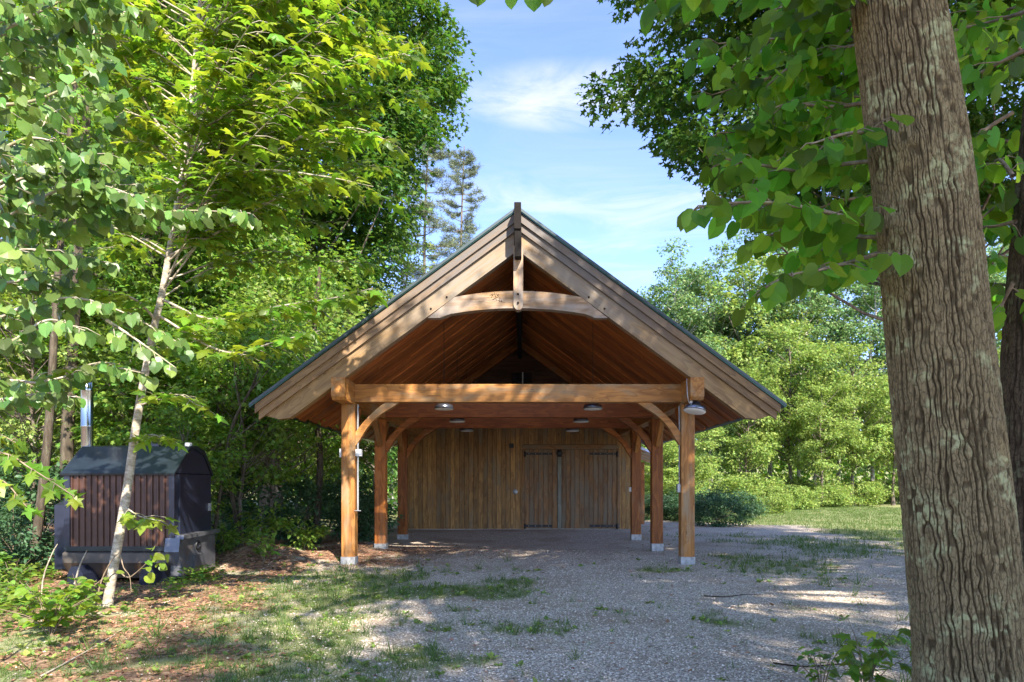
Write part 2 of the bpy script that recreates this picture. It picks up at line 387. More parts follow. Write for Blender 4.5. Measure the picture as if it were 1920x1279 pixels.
def masks(x, y):
    n = fbm(VN2, x * 0.9 + 30, y * 0.9 + 30, 4); n2 = fbm(VN3, x * 0.45 + 5, y * 0.45 + 80, 3); n3 = fbm(VN1, x * 2.6, y * 2.6, 3)
    # drive edge: left boundary of the gravel
    xe = np.interp(y, [0, 4.8, 8, 10, 11.9, 13, 16, 24], [-1.6, -2.3, -2.9, -3.4, -3.6, -2.6, -3.3, -3.8])
    left = sst(xe - x + (n - 0.5) * 1.6, -0.25, 0.45)
    right = sst(x - np.interp(y, [0, 6, 10, 13, 18, 23, 32], [6, 8, 9, 8.3, 8.6, 9.2, 7.0]) + (n - .5) * 2.2, -0.5, 0.9)
    back = sst(y + (n2 - 0.5) * 9, 25.5, 29.5)
    back = np.maximum(back, sst(x * 0.9 + y + (n2 - 0.5) * 6, 30.0, 33.0))
    off = np.maximum(np.maximum(left, right), back)
    near_left = sst(-x + (n - 0.5) * 2, 3.0, 4.4) * sst(-y, -20, -13)
    litter = left * np.clip(sst(n3, 0.25, 0.5), 0, 1) * sst(-y, -26, -16)
    litter = np.maximum(litter, 0.85 * left * sst(-x, 4.2, 5.6) * sst(-y, -30, -12))
    litter = np.maximum(litter, 0.9 * np.exp(-(((x + 2.6) / 0.9) ** 2 + ((y - 12.2) / 0.7) ** 2)))
    litter = np.maximum(litter, 0.7 * np.exp(-(((x + 2.4) / 1.5) ** 2 + ((y - 14.2) / 1.3) ** 2)))
    sand = np.exp(-(((x + 4.1) / 1.1) ** 2 + ((y - 9.7) / 0.35) ** 2)) + np.exp(-(((x + 3.0 + (y - 5.2) * 0.3) / 0.55) ** 2 + ((y - 5.3) / 1.0) ** 2)) * sst(n, .35, .55)
    sand = sand + .9 * sst(n2, .5, .62) * left * sst(-y, -8.5, -6.5)
    sand = sand + 0.5 * np.exp(-(((x + 2.6) / 0.9) ** 2 + ((y - 12.0) / 0.5) ** 2))
    g_in = sst(-x * 0.6 + (n - 0.5) * 7 + (n3 - .5) * 3 + 0.75 - (y - 8) * 0.12, 0.0, 2.2) * sst(-y, -12.6, -9.8) * 0.85
    g_in = np.maximum(g_in, 0.75 * sst(n - 0.02 * np.abs(x), .6, .7) * sst(-y, -12.5, -11) * sst(y, 10.2, 11.0))
    g_in = np.maximum(g_in, sst(n2 + 0.5 * n3, .74, .98) * sst(x, 2.6, 4.2) * 0.65 * sst(y, 8.5, 11))
    grass = np.maximum(off * (1 - 0.93 * litter) * np.maximum(sst(y, 18, 24), 0.55 * sst(n, .42, .66)), g_in * (1 - litter * .6))
    grass = np.maximum(np.maximum(grass, back), right * sst(y, 12, 14) * .9)
    litter = litter * (1 - back)
    cover = sst(-np.abs(x + 0.07), -3.1, -2.6) * sst(y, 12.3, 13.2) * sst(-y, -19.8, -19)
    grass = grass * (1 - cover)
    return np.clip(grass, 0, 1), np.clip(litter, 0, 1), np.clip(sand, 0, 1), off

def build_ground():
    def ax(stops):
        out = []
        for a, bb, st in stops: out.append(np.arange(a, bb, st))
        return np.unique(np.round(np.concatenate(out), 4))
    xs = ax([(-400, -60, 30), (-60, -20, 4), (-20, -9, 0.6), (-9, 9, 0.1), (9, 20, 0.5), (20, 60, 4), (60, 401, 30)])
    ys = ax([(-60, -10, 6), (-10, 2, 1), (2, 15, 0.1), (15, 30, 0.25), (30, 60, 1.5), (60, 901, 40)])
    X, Y = np.meshgrid(xs, ys); Z = gz(X, Y)
    V = np.stack([X, Y, Z], -1).reshape(-1, 3); nx, ny = len(xs), len(ys)
    i = np.arange(ny - 1)[:, None] * nx + np.arange(nx - 1)[None]
    Fq = np.stack([i, i + 1, i + nx + 1, i + nx], -1).reshape(-1, 4)
    m, b, p, out = new_mat('ground')
    a = b.new('ShaderNodeAttribute', attribute_name='cover'); sep = b.new('ShaderNodeSeparateColor'); b.link(a.outputs['Color'], sep.inputs[0])
    g, l, s = sep.outputs[0], sep.outputs[1], sep.outputs[2]
    tc = b.new('ShaderNodeTexCoord'); v = tc.outputs['Object']
    vor = b.new('ShaderNodeTexVoronoi'); vor.inputs['Scale'].default_value = 62; b.link(v, vor.inputs['Vector'])
    vor2 = b.new('ShaderNodeTexVoronoi'); vor2.inputs['Scale'].default_value = 85; b.link(v, vor2.inputs['Vector'])
    sc = b.new('ShaderNodeSeparateColor'); b.link(vor.outputs['Color'], sc.inputs[0])
    stone = b.cramp(sc.outputs[0], [(0.0, (0.21, 0.155, 0.11)), (0.35, (0.50, 0.405, 0.31)), (0.7, (0.65, 0.545, 0.43)), (1.0, (0.77, 0.68, 0.56))])
    stone = b.mix(b.ramp(vor.outputs['Distance'], 0.45, 0.75, 0, 0.7), stone, (0.17, 0.14, 0.11))
    patch = b.noise(v, 0.8, 6, 0.65)
    stone = b.mix(b.ramp(patch, 0.45, 0.66, 0, 0.7), stone, (0.33, 0.245, 0.17))
    fine = b.noise(v, 30, 5, 0.7)
    sandc = b.cramp(fine, [(0.25, (0.24, 0.185, 0.135)), (0.75, (0.40, 0.33, 0.255))])
    lv = b.new('ShaderNodeTexVoronoi'); lv.inputs['Scale'].default_value = 20; b.link(v, lv.inputs['Vector'])
    sl = b.new('ShaderNodeSeparateColor'); b.link(lv.outputs['Color'], sl.inputs[0])
    lit = b.cramp(sl.outputs[1], [(0.0, (0.09, 0.055, 0.037)), (0.5, (0.25, 0.145, 0.09)), (1.0, (0.38, 0.25, 0.165))])
    gn = b.noise(v, 22, 6, 0.75)
    gbig = b.noise(v, 0.5, 4, 0.6)
    grs = b.cramp(gn, [(0.25, (0.05, 0.075, 0.018)), (0.5, (0.13, 0.18, 0.04)), (0.8, (0.24, 0.28, 0.085))])
    grs = b.mix(b.ramp(gbig, 0.4, 0.65, 0, 0.6), grs, (0.30, 0.29, 0.10))
    def edge(f, nz, w=0.25):
        return b.ramp(b.math('ADD', f, b.math('MULTIPLY', b.math('SUBTRACT', nz, 0.5), 0.9)), 0.5 - w, 0.5 + w)
    col = b.mix(edge(s, fine), stone, sandc)
    col = b.mix(edge(l, fine), col, lit)
    col = b.mix(b.math('MULTIPLY', edge(b.math('SUBTRACT', g, 0.08), gn, 0.3), 0.75), col, grs)
    b.link(col, p.inputs['Base Color']); p.inputs['Roughness'].default_value = 0.9; p.inputs['Specular IOR Level'].default_value = 0.15
    h = b.math('ADD', b.math('MULTIPLY', b.math('SUBTRACT', 1.0, vor.outputs['Distance']), 0.6), b.math('MULTIPLY', fine, 0.6))
    bp = b.new('ShaderNodeBump'); bp.inputs['Strength'].default_value = 0.9; bp.inputs['Distance'].default_value = 0.018
    b.link(h, bp.inputs['Height']); b.link(bp.outputs[0], p.inputs['Normal'])
    me = fast_mesh('ground', V, Fq, m, True)
    G, L, S, _ = masks(X, Y)
    c = np.stack([G, L, S, np.ones_like(G)], -1).reshape(-1, 4).astype(np.float32)
    at_ = me.attributes.new('cover', 'FLOAT_COLOR', 'POINT'); at_.data.foreach_set('color', c.ravel())
    ob('ground', me, kind='structure', label='gravel drive with grass, leaf litter and lawn')
build_ground()

# ------------------------------------------------------------------ timber carport
def beam_me(name, L, w, h, mat, bev=0.008, skew0=0.0, skew1=0.0):
    """box along local +X from 0..L, w in Y, h in Z (centred), bevelled long edges; skew shifts the end faces with height"""
    a, c = w / 2, h / 2
    prof = [(-a + bev, -c), (a - bev, -c), (a, -c + bev), (a, c - bev), (a - bev, c), (-a + bev, c), (-a, c - bev), (-a, -c + bev)]
    V = [(skew0 * z, y, z) for y, z in prof] + [(L + skew1 * z, y, z) for y, z in prof]
    me = bpy.data.meshes.new(name)
    faces = [tuple(range(7, -1, -1)), tuple(range(8, 16))] + [(i, (i + 1) % 8, 8 + (i + 1) % 8, 8 + i) for i in range(8)]
    me.from_pydata([tuple(map(float, v)) for v in V], [], faces); me.materials.append(mat); me.update(); return me

def beam(name, p0, p1, w, h, mat, parent, up=(0, 0, 1), label=None, bev=0.008, skew0=0, skew1=0):
    p0, p1 = Vector([float(v) for v in p0]), Vector([float(v) for v in p1]); d = p1 - p0; x = d.normalized(); z = Vector(up); z = (z - x * z.dot(x)).normalized(); y = z.cross(x)
    o = ob(name, beam_me(name, d.length, w, h, mat, bev, skew0, skew1), parent, label=label)
    mt = Matrix((x, y, z)).transposed().to_4x4(); mt.translation = p0; o.matrix_local = mt
    return o

def prism_me(name, poly, y0, y1, mat):
    """polygon in XZ extruded from y0 to y1"""
    n = len(poly); V = [(x, y0, z) for x, z in poly] + [(x, y1, z) for x, z in poly]
    me = bpy.data.meshes.new(name)
    me.from_pydata([tuple(map(float, v)) for v in V], [], [tuple(range(n)), tuple(range(2 * n - 1, n - 1, -1))] + [(i, n + i, n + (i + 1) % n, (i + 1) % n) for i in range(n)])
    me.materials.append(mat); me.update(); return me

def box_me(name, x0, x1, y0, y1, z0, z1, mat):
    return prism_me(name, [(x0, z0), (x1, z0), (x1, z1), (x0, z1)], y0, y1, mat)

def lathe_me(name, prof, mat, n=28, smooth=True):
    prof = np.asarray(prof, float); a = np.linspace(0, 2 * np.pi, n, endpoint=False)
    V = np.stack([prof[:, 0][:, None] * np.cos(a), prof[:, 0][:, None] * np.sin(a), np.repeat(prof[:, 1][:, None], n, 1)], -1).reshape(-1, 3)
    i = np.arange(len(prof) - 1)[:, None] * n; j = np.arange(n)[None]; jn = (j + 1) % n
    return fast_mesh(name, V, np.stack([i + j, i + jn, i + n + jn, i + n + j], -1).reshape(-1, 4), mat, smooth)

CX, HW, SL = -0.072, 2.957, 0.735
TY = [11.98, 14.65, 17.34]          # truss centre lines (posts .22 deep)
WALLY = 19.95
ANG = math.atan(SL)
def build_carport():
    C_ = thing('timber_carport', 'open-fronted timber frame carport with steep metal gable roof at the end of the gravel drive', 'carport', (CX, 11.25, 0))
    OY = 11.25
    def rel(x, y, z): return (x - CX, y - OY, z)
    # posts with metal bases, every post its own part
    for ty in TY:
        for s in (-1, 1):
            x = s * HW
            front = ty == TY[0]
            g = float(gz(x + CX, ty))
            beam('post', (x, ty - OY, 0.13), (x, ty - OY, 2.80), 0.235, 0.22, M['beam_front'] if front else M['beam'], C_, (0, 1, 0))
            base = ob('post_base', box_me('post_base', -0.124, 0.124, -0.116, 0.116, g - 0.1, 0.145, M['metal_base']), C_, (x, ty - OY, 0))
    # plates along the eaves, with chamfered ends
    for s in (-1, 1):
        me = bpy.data.meshes.new('eave_plate')
        a, z0, z1, L = 0.1125, 2.803, 3.17, 10.6
        V = [(0.0, -a + .01, z0 + .05), (0, a - .01, z0 + .05), (0, a, z0 + .07), (0, a, z1), (0, -a, z1), (0, -a, z0 + .07),
             (0.05, -a, z0), (0.05, a, z0), (L, -a, z0), (L, a, z0), (L, a, z1), (L, -a, z1)]
        Fc = [(0, 5, 4, 3, 2, 1), (0, 1, 7, 6), (6, 7, 9, 8), (2, 3, 10, 9), (1, 2, 7), (2, 9, 7), (5, 0, 6), (4, 5, 8, 11), (5, 6, 8), (3, 4, 11, 10), (8, 9, 10, 11)]
        me.from_pydata([(x, y, z - 3.0) for x, y, z in V], [], Fc); me.materials.append(M['beam_front']); me.update()
        ob('eave_plate', me, C_, (s * HW, -0.02, 3.0), (0, 0, R(90)))
    # tie beams
    for k, ty in enumerate(TY):
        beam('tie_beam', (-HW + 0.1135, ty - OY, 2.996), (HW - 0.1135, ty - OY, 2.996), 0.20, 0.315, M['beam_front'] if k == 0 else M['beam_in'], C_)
    # curved braces across (to the ties) and along (to the plates)
    def brace_poly(run=0.66, rise=0.66, th=0.155):
        n = 10; t = np.linspace(0, 1, n)
        # outer concave-down arc from the post (0,-rise) to the beam (run,0)
        bulge = 0.10
        P = np.stack([t * run, -rise + t * rise], 1); nrm = np.array([rise, -run]) / math.hypot(run, rise)
        low = P + nrm * (th * 0.5) - nrm * (bulge * (1 - (2 * t - 1) ** 2))[:, None] + np.array([0.0, 0.0])
        low[0] = (0.0, -rise - 0.10); low[-1] = (run + 0.10, 0.0)
        up = P - nrm * (th * 0.5) - nrm * (bulge * 0.55 * (1 - (2 * t - 1) ** 2))[:, None]
        up[0] = (0.0, -rise + 0.12); up[-1] = (run - 0.12, 0.0)
        return [tuple(v) for v in low] + [tuple(v) for v in up[::-1]]
    bp = brace_poly()
    for k, ty in enumerate(TY):
        for s in (-1, 1):
            poly = [(-s * x, z) for x, z in bp]
            if s > 0: poly = poly[::-1]
            me = prism_me('curved_brace', poly, -0.065, 0.065, M['beam_front'] if k == 0 else M['beam'])
            ob('curved_brace', me, C_, (s * (HW - 0.1185), ty - OY, 2.836))
            for d in ((1,) if k == 0 else (-1, 1)):
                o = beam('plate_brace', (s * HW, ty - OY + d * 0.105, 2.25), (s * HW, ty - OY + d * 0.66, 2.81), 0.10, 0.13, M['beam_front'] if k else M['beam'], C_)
    # front rafter pair: local X runs down the slope
    def slope_piece(name, s, top0, top1, r0, r1, y0, y1, mat, tail=None, label=None):
        """piece between the vertical offsets top0 (upper line) and top1 (lower line) under the apex, from run r0 to r1"""
        ca, sa = math.cos(ANG), math.sin(ANG)
        pts = [(r0, top0 - SL * r0), (r1, top0 - SL * r1)] + (tail or [(r1, top1 - SL * r1)]) + [(r0, top1 - SL * r0)]
        loc = []
        for x, z in pts:                 # world run/height -> local along slope
            dz = z - top0
            loc.append((x * ca - dz * sa, x * sa + dz * ca))
        if s > 0: poly = loc
        else: poly = [(-u, w) for u, w in loc][::-1]
        me = prism_me(name, poly[::-1], y0, y1, mat)
        o = ob(name, me, C_, (0, 0, top0), (0, s * ANG, 0), label=label)
        return o
    for s in (-1, 1):
        bt = 5.263
        slope_piece('gable_rafter', s, 5.597, bt, 0.062, 4.16, 0.0, 0.165, M['barge'],
                    tail=[(4.16, 5.597 - SL * 4.16), (3.94, bt - SL * 3.76 - 0.02), (3.76, bt - SL * 3.76)])
        slope_piece('inner_trim', s, 5.742, 5.590, 0.060, 4.25, -0.05, -0.001, M['trim_grey'])
        slope_piece('outer_trim', s, 5.872, 5.728, 0.058, 4.30, -0.09, -0.052, M['trim_grey'])
        # roof sheet, a flashing edge and standing seams
        slope_piece('roof_sheet', s, 5.935, 5.878, 0.0, 4.375, -0.12, 11.2, M['roof_metal'])
        slope_piece('roof_edge_flashing', s, 5.945, 5.895, 0.056, 4.38, -0.135, -0.122, M['roof_edge'])
        slope_piece('sheathing', s, 5.876, 5.745, 0.06, 4.20, 0.17, 11.1, M['dark_siding'])
        # soffit boards run down the slope; every one its own part
        y, i = 0.17, 0
        while y < 10.9:
            w = 0.34 + 0.06 * random.random()
            dz = 0.028 if i % 2 else 0.0
            dz += 0.006 * random.random()
            slope_piece('soffit_board', s, 5.742, 5.655 - dz, 0.075, 4.13 - 0.05 * (i % 2) - 0.03 * random.random(), y, y + w - 0.007, M['soffit'])
            y += w; i += 1
        for q in range(14):
            yy = 0.1 + q * 0.78
            slope_piece('roof_seam', s, 5.965, 5.937, 0.03, 4.32, yy, yy + 0.03, M['roof_metal'])
        # rafters of the wall truss
        slope_piece('wall_rafter', s, 5.60, 5.40, 0.062, 3.9, WALLY - OY - 0.18, WALLY - OY - 0.02, M['beam'])
        # eave board
    # ridge beam in two stacked timbers sticking out past the gable
    beam('ridge_beam', (0, -0.36, 5.70), (0, 8.7, 5.70), 0.112, 0.42, M['ridge'], C_)
    beam('ridge_beam', (0.006, -0.33, 5.273), (0.006, 8.6, 5.273), 0.11, 0.43, M['ridge'], C_)
    # king post with rounded foot
    kp = [(-0.078, 0.27)] + [(-0.078, -0.68)] + [(0.078 * math.cos(a), -0.68 - 0.095 * math.sin(a)) for a in np.linspace(math.pi, 0, 9)[1:-1]] + [(0.078, -0.68), (0.078, 0.27)]
    me = prism_me('king_post', [(z, -x) for x, z in kp], -0.05, 0.11, M['collar'])
    ob('king_post', me, C_, (0.01, -0.09, 5.02), (0, R(-90), 0))
    # arched collar
    n = 17; t = np.linspace(-1, 1, n)
    half_low = 1.47; half_up = 1.03
    low = [(u * half_low, 4.285 - 0.17 * abs(u) ** 2.0) for u in t]; low[0] = (-half_low, 4.125); low[-1] = (half_low, 4.125)
    low.insert(1, (-1.27, 4.125)); low.insert(-1, (1.27, 4.125)); del low[2]; del low[-3]
    up = [(u * half_up, 4.565 - 0.10 * abs(u) ** 2) for u in t]
    poly = [(x, z - 4.3) for x, z in low] + [(x, z - 4.3) for x, z in up[::-1]]
    col_ = ob('collar_beam', prism_me('collar_beam', poly, -0.06, 0.10, M['collar']), C_, (0.0, -0.045, 4.3))
    for px, pz in ((0.0, 4.50), (0.0, 4.36)):
        ob('peg', lathe_me('peg', [(0, 0.02), (0.017, 0.018), (0.017, 0)], M['ridge'], 10), C_, (px + .005, -0.146, pz), (R(90), 0, 0))
    for s in (-1, 1):
        for r_ in (0.0, 0.26):
            x = s * (1.30 + r_ - 0.13); z = 5.597 - SL * abs(x) - 0.245
            ob('peg', lathe_me('peg', [(0, 0.014), (0.016, 0.012), (0.016, -0.01)], M['ridge'], 10), C_, (x, -0.002, z), (R(90), 0, 0))
    # burnt mark on the collar, left of the middle: thin strokes
    strokes = [((-.44, .09), (-.40, .05)), ((-.43, .02), (-.40, .10)), ((-.46, .06), (-.37, .075)), ((-.38, .11), (-.36, .03)), ((-.40, .0), (-.33, .03)), ((-.35, .09), (-.31, .04)),
               ((-.36, .01), (-.34, -.03)), ((-.33, -.02), (-.27, -.035)), ((-.30, .03), (-.30, -.05)), ((-.28, .02), (-.26, -.05)), ((-.34, .06), (-.30, .085)), ((-.42, -.01), (-.38, -.005))]
    pol = [(np.array([[a[0], 0, a[1]], [c[0], 0, c[1]]]), 0.0035) for a, c in strokes]
    ob('carved_mark', tube_mesh('carved_mark', pol, M['ridge'], 4), C_, (0.0, -0.1055, 4.43))
    # ---------------- rear wall: vertical boards, doors, gable siding
    wy = WALLY - OY
    wx0, wx1 = -3.36, 3.36
    ob('sill_slab', box_me('sill_slab', wx0 + .02, wx1 - .02, wy + 0.02, wy + 0.2, -0.1, 0.125, M['concrete']), C_, label='pale concrete edge under the board wall')
    door_l, door_r = 1.06 - 1.0, 0
    S = F / WALLY
    def wx(px): return (px - VX) / S - CX
    dx0, dx1 = wx(984), wx(1157); dz1 = EYE + (VY - 843) / S
    x = wx0
    while x < wx1:
        w = 0.128 + 0.012 * random.random(); x1 = min(x + w, wx1)
        zb = 0.11
        if x + w / 2 > dx0 - 0.05 and x + w / 2 < dx1 + 0.05: zb = dz1 + 0.15
        L = 3.45 - zb
        o = beam('wall_board', ((x + x1) / 2, wy + 0.0 + 0.004 * random.random(), zb), ((x + x1) / 2, wy, 3.45), 0.024, x1 - x - 0.006, M['wall_board'], C_, (1, 0, 0), bev=0.005)
        x = x1
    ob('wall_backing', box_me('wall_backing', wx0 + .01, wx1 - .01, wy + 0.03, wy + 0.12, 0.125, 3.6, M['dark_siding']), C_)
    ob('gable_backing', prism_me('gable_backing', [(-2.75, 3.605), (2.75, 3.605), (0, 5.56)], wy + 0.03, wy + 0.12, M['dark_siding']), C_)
    z = 3.46
    while z < 5.5:
        hw = min(wx1, (5.62 - z - 0.17) / SL)
        if hw < 0.1: break
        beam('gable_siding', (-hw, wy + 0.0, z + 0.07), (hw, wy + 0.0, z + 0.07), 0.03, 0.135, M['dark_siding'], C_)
        z += 0.142
    # loft window
    cw = wx(979); zw0, zw1 = EYE + (VY - 728) / S, EYE + (VY - 696) / S
    wf = ob('window', None, C_, (cw, wy - 0.03, (zw0 + zw1) / 2))
    hx, hz = 0.34, (zw1 - zw0) / 2
    for nm, a in (('frame', (-hx, hx, hz - .04, hz)), ('frame', (-hx, hx, -hz, -hz + .04)), ('frame', (-hx, -hx + .04, -hz + .04, hz - .04)), ('frame', (hx - .04, hx, -hz + .04, hz - .04)), ('mullion', (-.0, .035, -hz + .04, hz - .04))):
        ob(nm, box_me(nm, a[0], a[1], -0.02, 0.01, a[2], a[3], M['dark_siding'] if nm == 'frame' else M['grey_pipe']), wf)
    for a in ((-hx + .04, 0.0), (.035, hx - .04)): ob('pane', box_me('pane', a[0], a[1], 0.0, 0.006, -hz + .04, hz - .04, M['glass']), wf)
    # door surround
    beam('door_frame', (dx0 - .05, wy - 0.02, dz1 + 0.075), (dx1 + .05, wy - 0.02, dz1 + 0.075), 0.04, 0.13, M['door_board'], C_)
    for xx in (dx0 - 0.045, dx1 + 0.045): beam('door_frame', (xx, wy - 0.02, 0.11), (xx, wy - 0.02, dz1 + 0.008), 0.04, 0.08, M['door_board'], C_, (1, 0, 0))
    xa, xb = wx(1045), wx(1053)
    beam('centre_post', ((xa + xb) / 2, wy - 0.026, 0.11), ((xa + xb) / 2, wy - 0.026, EYE + (VY - 857) / S), 0.04, xb - xa - .01, M['grey_post'], C_, (1, 0, 0), label='pale grey strip between the two doors')
    for (a, c, lab) in ((dx0, xa, 'narrow left plank door'), (xb, dx1, 'wide right plank door')):
        d = ob('door', None, C_, (a, wy - 0.01, 0.12), label=lab)
        x = 0.0; W = c - a
        while x < W - 0.03:
            w = min(0.125 + .015 * random.random(), W - x)
            beam('board', (x + w / 2, 0.004 * random.random(), 0), (x + w / 2, 0, dz1 - 0.12), 0.03, w - 0.006, M['door_board'], d, (1, 0, 0), bev=0.005)
            x += w
        left = a == dx0
        for zz in (EYE + (VY - 851) / S - .12, EYE + (VY - 986) / S - .12):
            hx0, hx1 = (0.0, 0.80) if left else (W - 0.80, W)
            pts = [(hx0, -.035), (hx1, -.03), (hx1, .03), (hx0, .035)]
            h = ob('strap_hinge', prism_me('strap_hinge', pts, -0.034, -0.018, M['iron']), d, (0, 0, zz))
            bx = hx0 if left else hx1
            ob('hinge_knuckle', lathe_me('hinge_knuckle', [(0, -.075), (.03, -.075), (.03, .075), (0, .075)], M['iron'], 10), h, (bx, -0.03, -0.01))
            for q in range(4):
                xx = hx0 + 0.12 + q * 0.19
                ob('bolt', lathe_me('bolt', [(0, .008), (.012, .006), (.013, 0)], M['grey_pipe'], 8), h, (xx, -0.034, 0), (R(90), 0, 0))
    ob('round_latch', lathe_me('round_latch', [(0, .03), (.06, .028), (.085, .015), (.088, 0)], M['iron'], 20), C_, (wx(1049), wy - 0.05, EYE + (VY - 850) / S), (R(90), 0, 0))
    ob('wall_box', box_me('wall_box', -.065, .065, -.07, 0, -.065, .065, M['iron']), C_, (wx(959), wy - 0.016, EYE + (VY - 836) / S), label='small black box on the board wall left of the doors')
    ob('cover_plate', lathe_me('cover_plate', [(0, .02), (.06, .018), (.075, 0)], M['grey_pipe'], 20), C_, (wx(966), wy - 0.016, EYE + (VY - 922) / S), (R(90), 0, 0), label='grey oval cover plate on the board wall')
    # lean-to roof at the rear right corner
    lt = prism_me('side_roof', [(3.36, 2.78), (4.5, 2.32), (4.5, 2.24), (3.36, 2.70)], wy + 1.5, wy + 4.5, M['roof_sky_tint'])
    ob('side_roof', lt, C_, label='low side roof of metal, its blue a painted sky reflection, seen between the right posts')
    for q in range(3):
        ob('side_fascia', prism_me('side_fascia', [(3.36, 2.69 - q * .11), (4.45, 2.26 - q * .11), (4.45, 2.16 - q * .11), (3.36, 2.59 - q * .11)], wy + 1.45 + .03 * q, wy + 1.49 + .03 * q, M['collar']), C_)
    for yy in (wy + 1.6, wy + 4.3): beam('side_post', (4.35, yy, 0), (4.35, yy, 2.2), .12, .12, M['beam'], C_, (0, 1, 0))
    ob('side_wall', box_me('side_wall', 3.20, 3.335, wy + 0.13, wy + 4.5, 0, 3.1, M['wall_board']), C_)
    ob('side_wall', box_me('side_wall', -3.335, -3.20, wy + 0.13, wy + 2.4, 0, 3.1, M['wall_board']), C_)
    # conduit, boxes and cable on the front posts (parts of the carport)
    xl = -HW + 0.1175
    pf = TY[0] - OY
    ob('conduit', tube_mesh('conduit', [(np.array([[xl + .035, pf - .03, 2.80], [xl + .035, pf - .03, 0.95]]), .017)], M['grey_pipe'], 8), C_)
    ob('junction_box', box_me('junction_box', xl + .003, xl + .10, pf - .07, pf + .03, 1.90, 2.02, M['white_plastic']), C_, label='white box on the inner side of the left front post')
    ob('junction_box', box_me('junction_box', -HW - .165, -HW - .119, pf - .05, pf + .03, 1.88, 2.03, M['white_plastic']), C_)
    ob('hook', tube_mesh('hook', [(np.array([[xl + .035, pf - .03, .96], [xl + .035, pf - .08, .93], [xl + .06, pf - .12, .95], [xl + .09, pf - .12, .95]]), .008), (np.array([[xl, pf - .12, .948], [xl + .11, pf - .12, .948]]), .008)], M['grey_pipe'], 6), C_)
    xr = HW - 0.1175
    ob('cable', tube_mesh('cable', [(curve([[xr - .05, 0.02, 3.15], [xr - .05, -.02, 2.9], [xr - .02, .0, 2.76], [xr + .04, .04, 2.72]], 14), .006),
                                     (curve([[xr - .02, pf - .03, 2.78], [xr - .015, pf - .03, 2.2], [xr - .02, pf - .03, 1.8], [xr - .015, pf - .03, 1.38]], 10), .01)], M['grey_pipe'], 6), C_)
    ob('outlet_box', box_me('outlet_box', xr - .055, xr - .002, pf - .07, pf + .02, 1.27, 1.41, M['grey_pipe']), C_)
    ob('outlet_box', box_me('outlet_box', xr - .05, xr - .002, TY[2] - OY - .05, TY[2] - OY + .02, 1.22, 1.34, M['white_plastic']), C_)
build_carport()

def build_lamps():
    def lamp(loc, label, rod, tilt=(0, 0, 0)):
        t = thing('barn_lamp', label, 'lamp', loc, 'round metal lamps hanging in the carport')
        t.rotation_euler = tilt
        ob('shade', lathe_me('shade', [(.045, .155), (.075, .15), (.078, .10), (.125, .092), (.165, .075), (.178, .045), (.187, 0), (.183, .0), (.172, .045), (.158, .07), (.05, .088)], M['lamp_metal']), t)
        ob('diffuser', lathe_me('diffuser', [(.184, .002), (.17,-.012), (.10, -.02), (0, -.024)], M['lamp_inside']), t)
        ob('cap', lathe_me('cap', [(0, .175), (.035, .17), (.045, .15), (.045, .14)], M['lamp_metal'], 16), t)
        if rod: ob('hanging_rod', tube_mesh('hanging_rod', [(np.array([[0, 0, .17], [0, 0, rod]]), .006)], M['iron'], 6), t)
        return t
    rows = [('first', 13.2), ('middle', 15.87), ('rearmost', 18.58)]
    for nm, y in rows:
        for s, side in ((-1, 'left'), (1, 'right')):
            lamp((CX + s * 1.44, y, 2.865), f'grey metal lamp hanging in the {nm} bay of the carport, on the {side} side', 5.55 - SL * 1.44 - 2.865 + 0.06)
    t = lamp((CX + HW - .0, 11.42, 2.63), 'tilted grey barn lamp under the beam end above the right front post', 0, (R(-8), R(10), 0))
    t['group'] = None; del t['group']
    ob('bracket', tube_mesh('bracket', [(np.array([[0, 0, .16], [.02, .0, .185], [0.03, .02, .22]]), .016)], M['lamp_metal'], 8), t)
    ob('sensor', lathe_me('sensor', [(0, .05), (.022, .045), (.026, .02), (.026, -.02), (0, -.03)], M['white_plastic'], 12), t, (-.09, -.03, .14))
build_lamps()

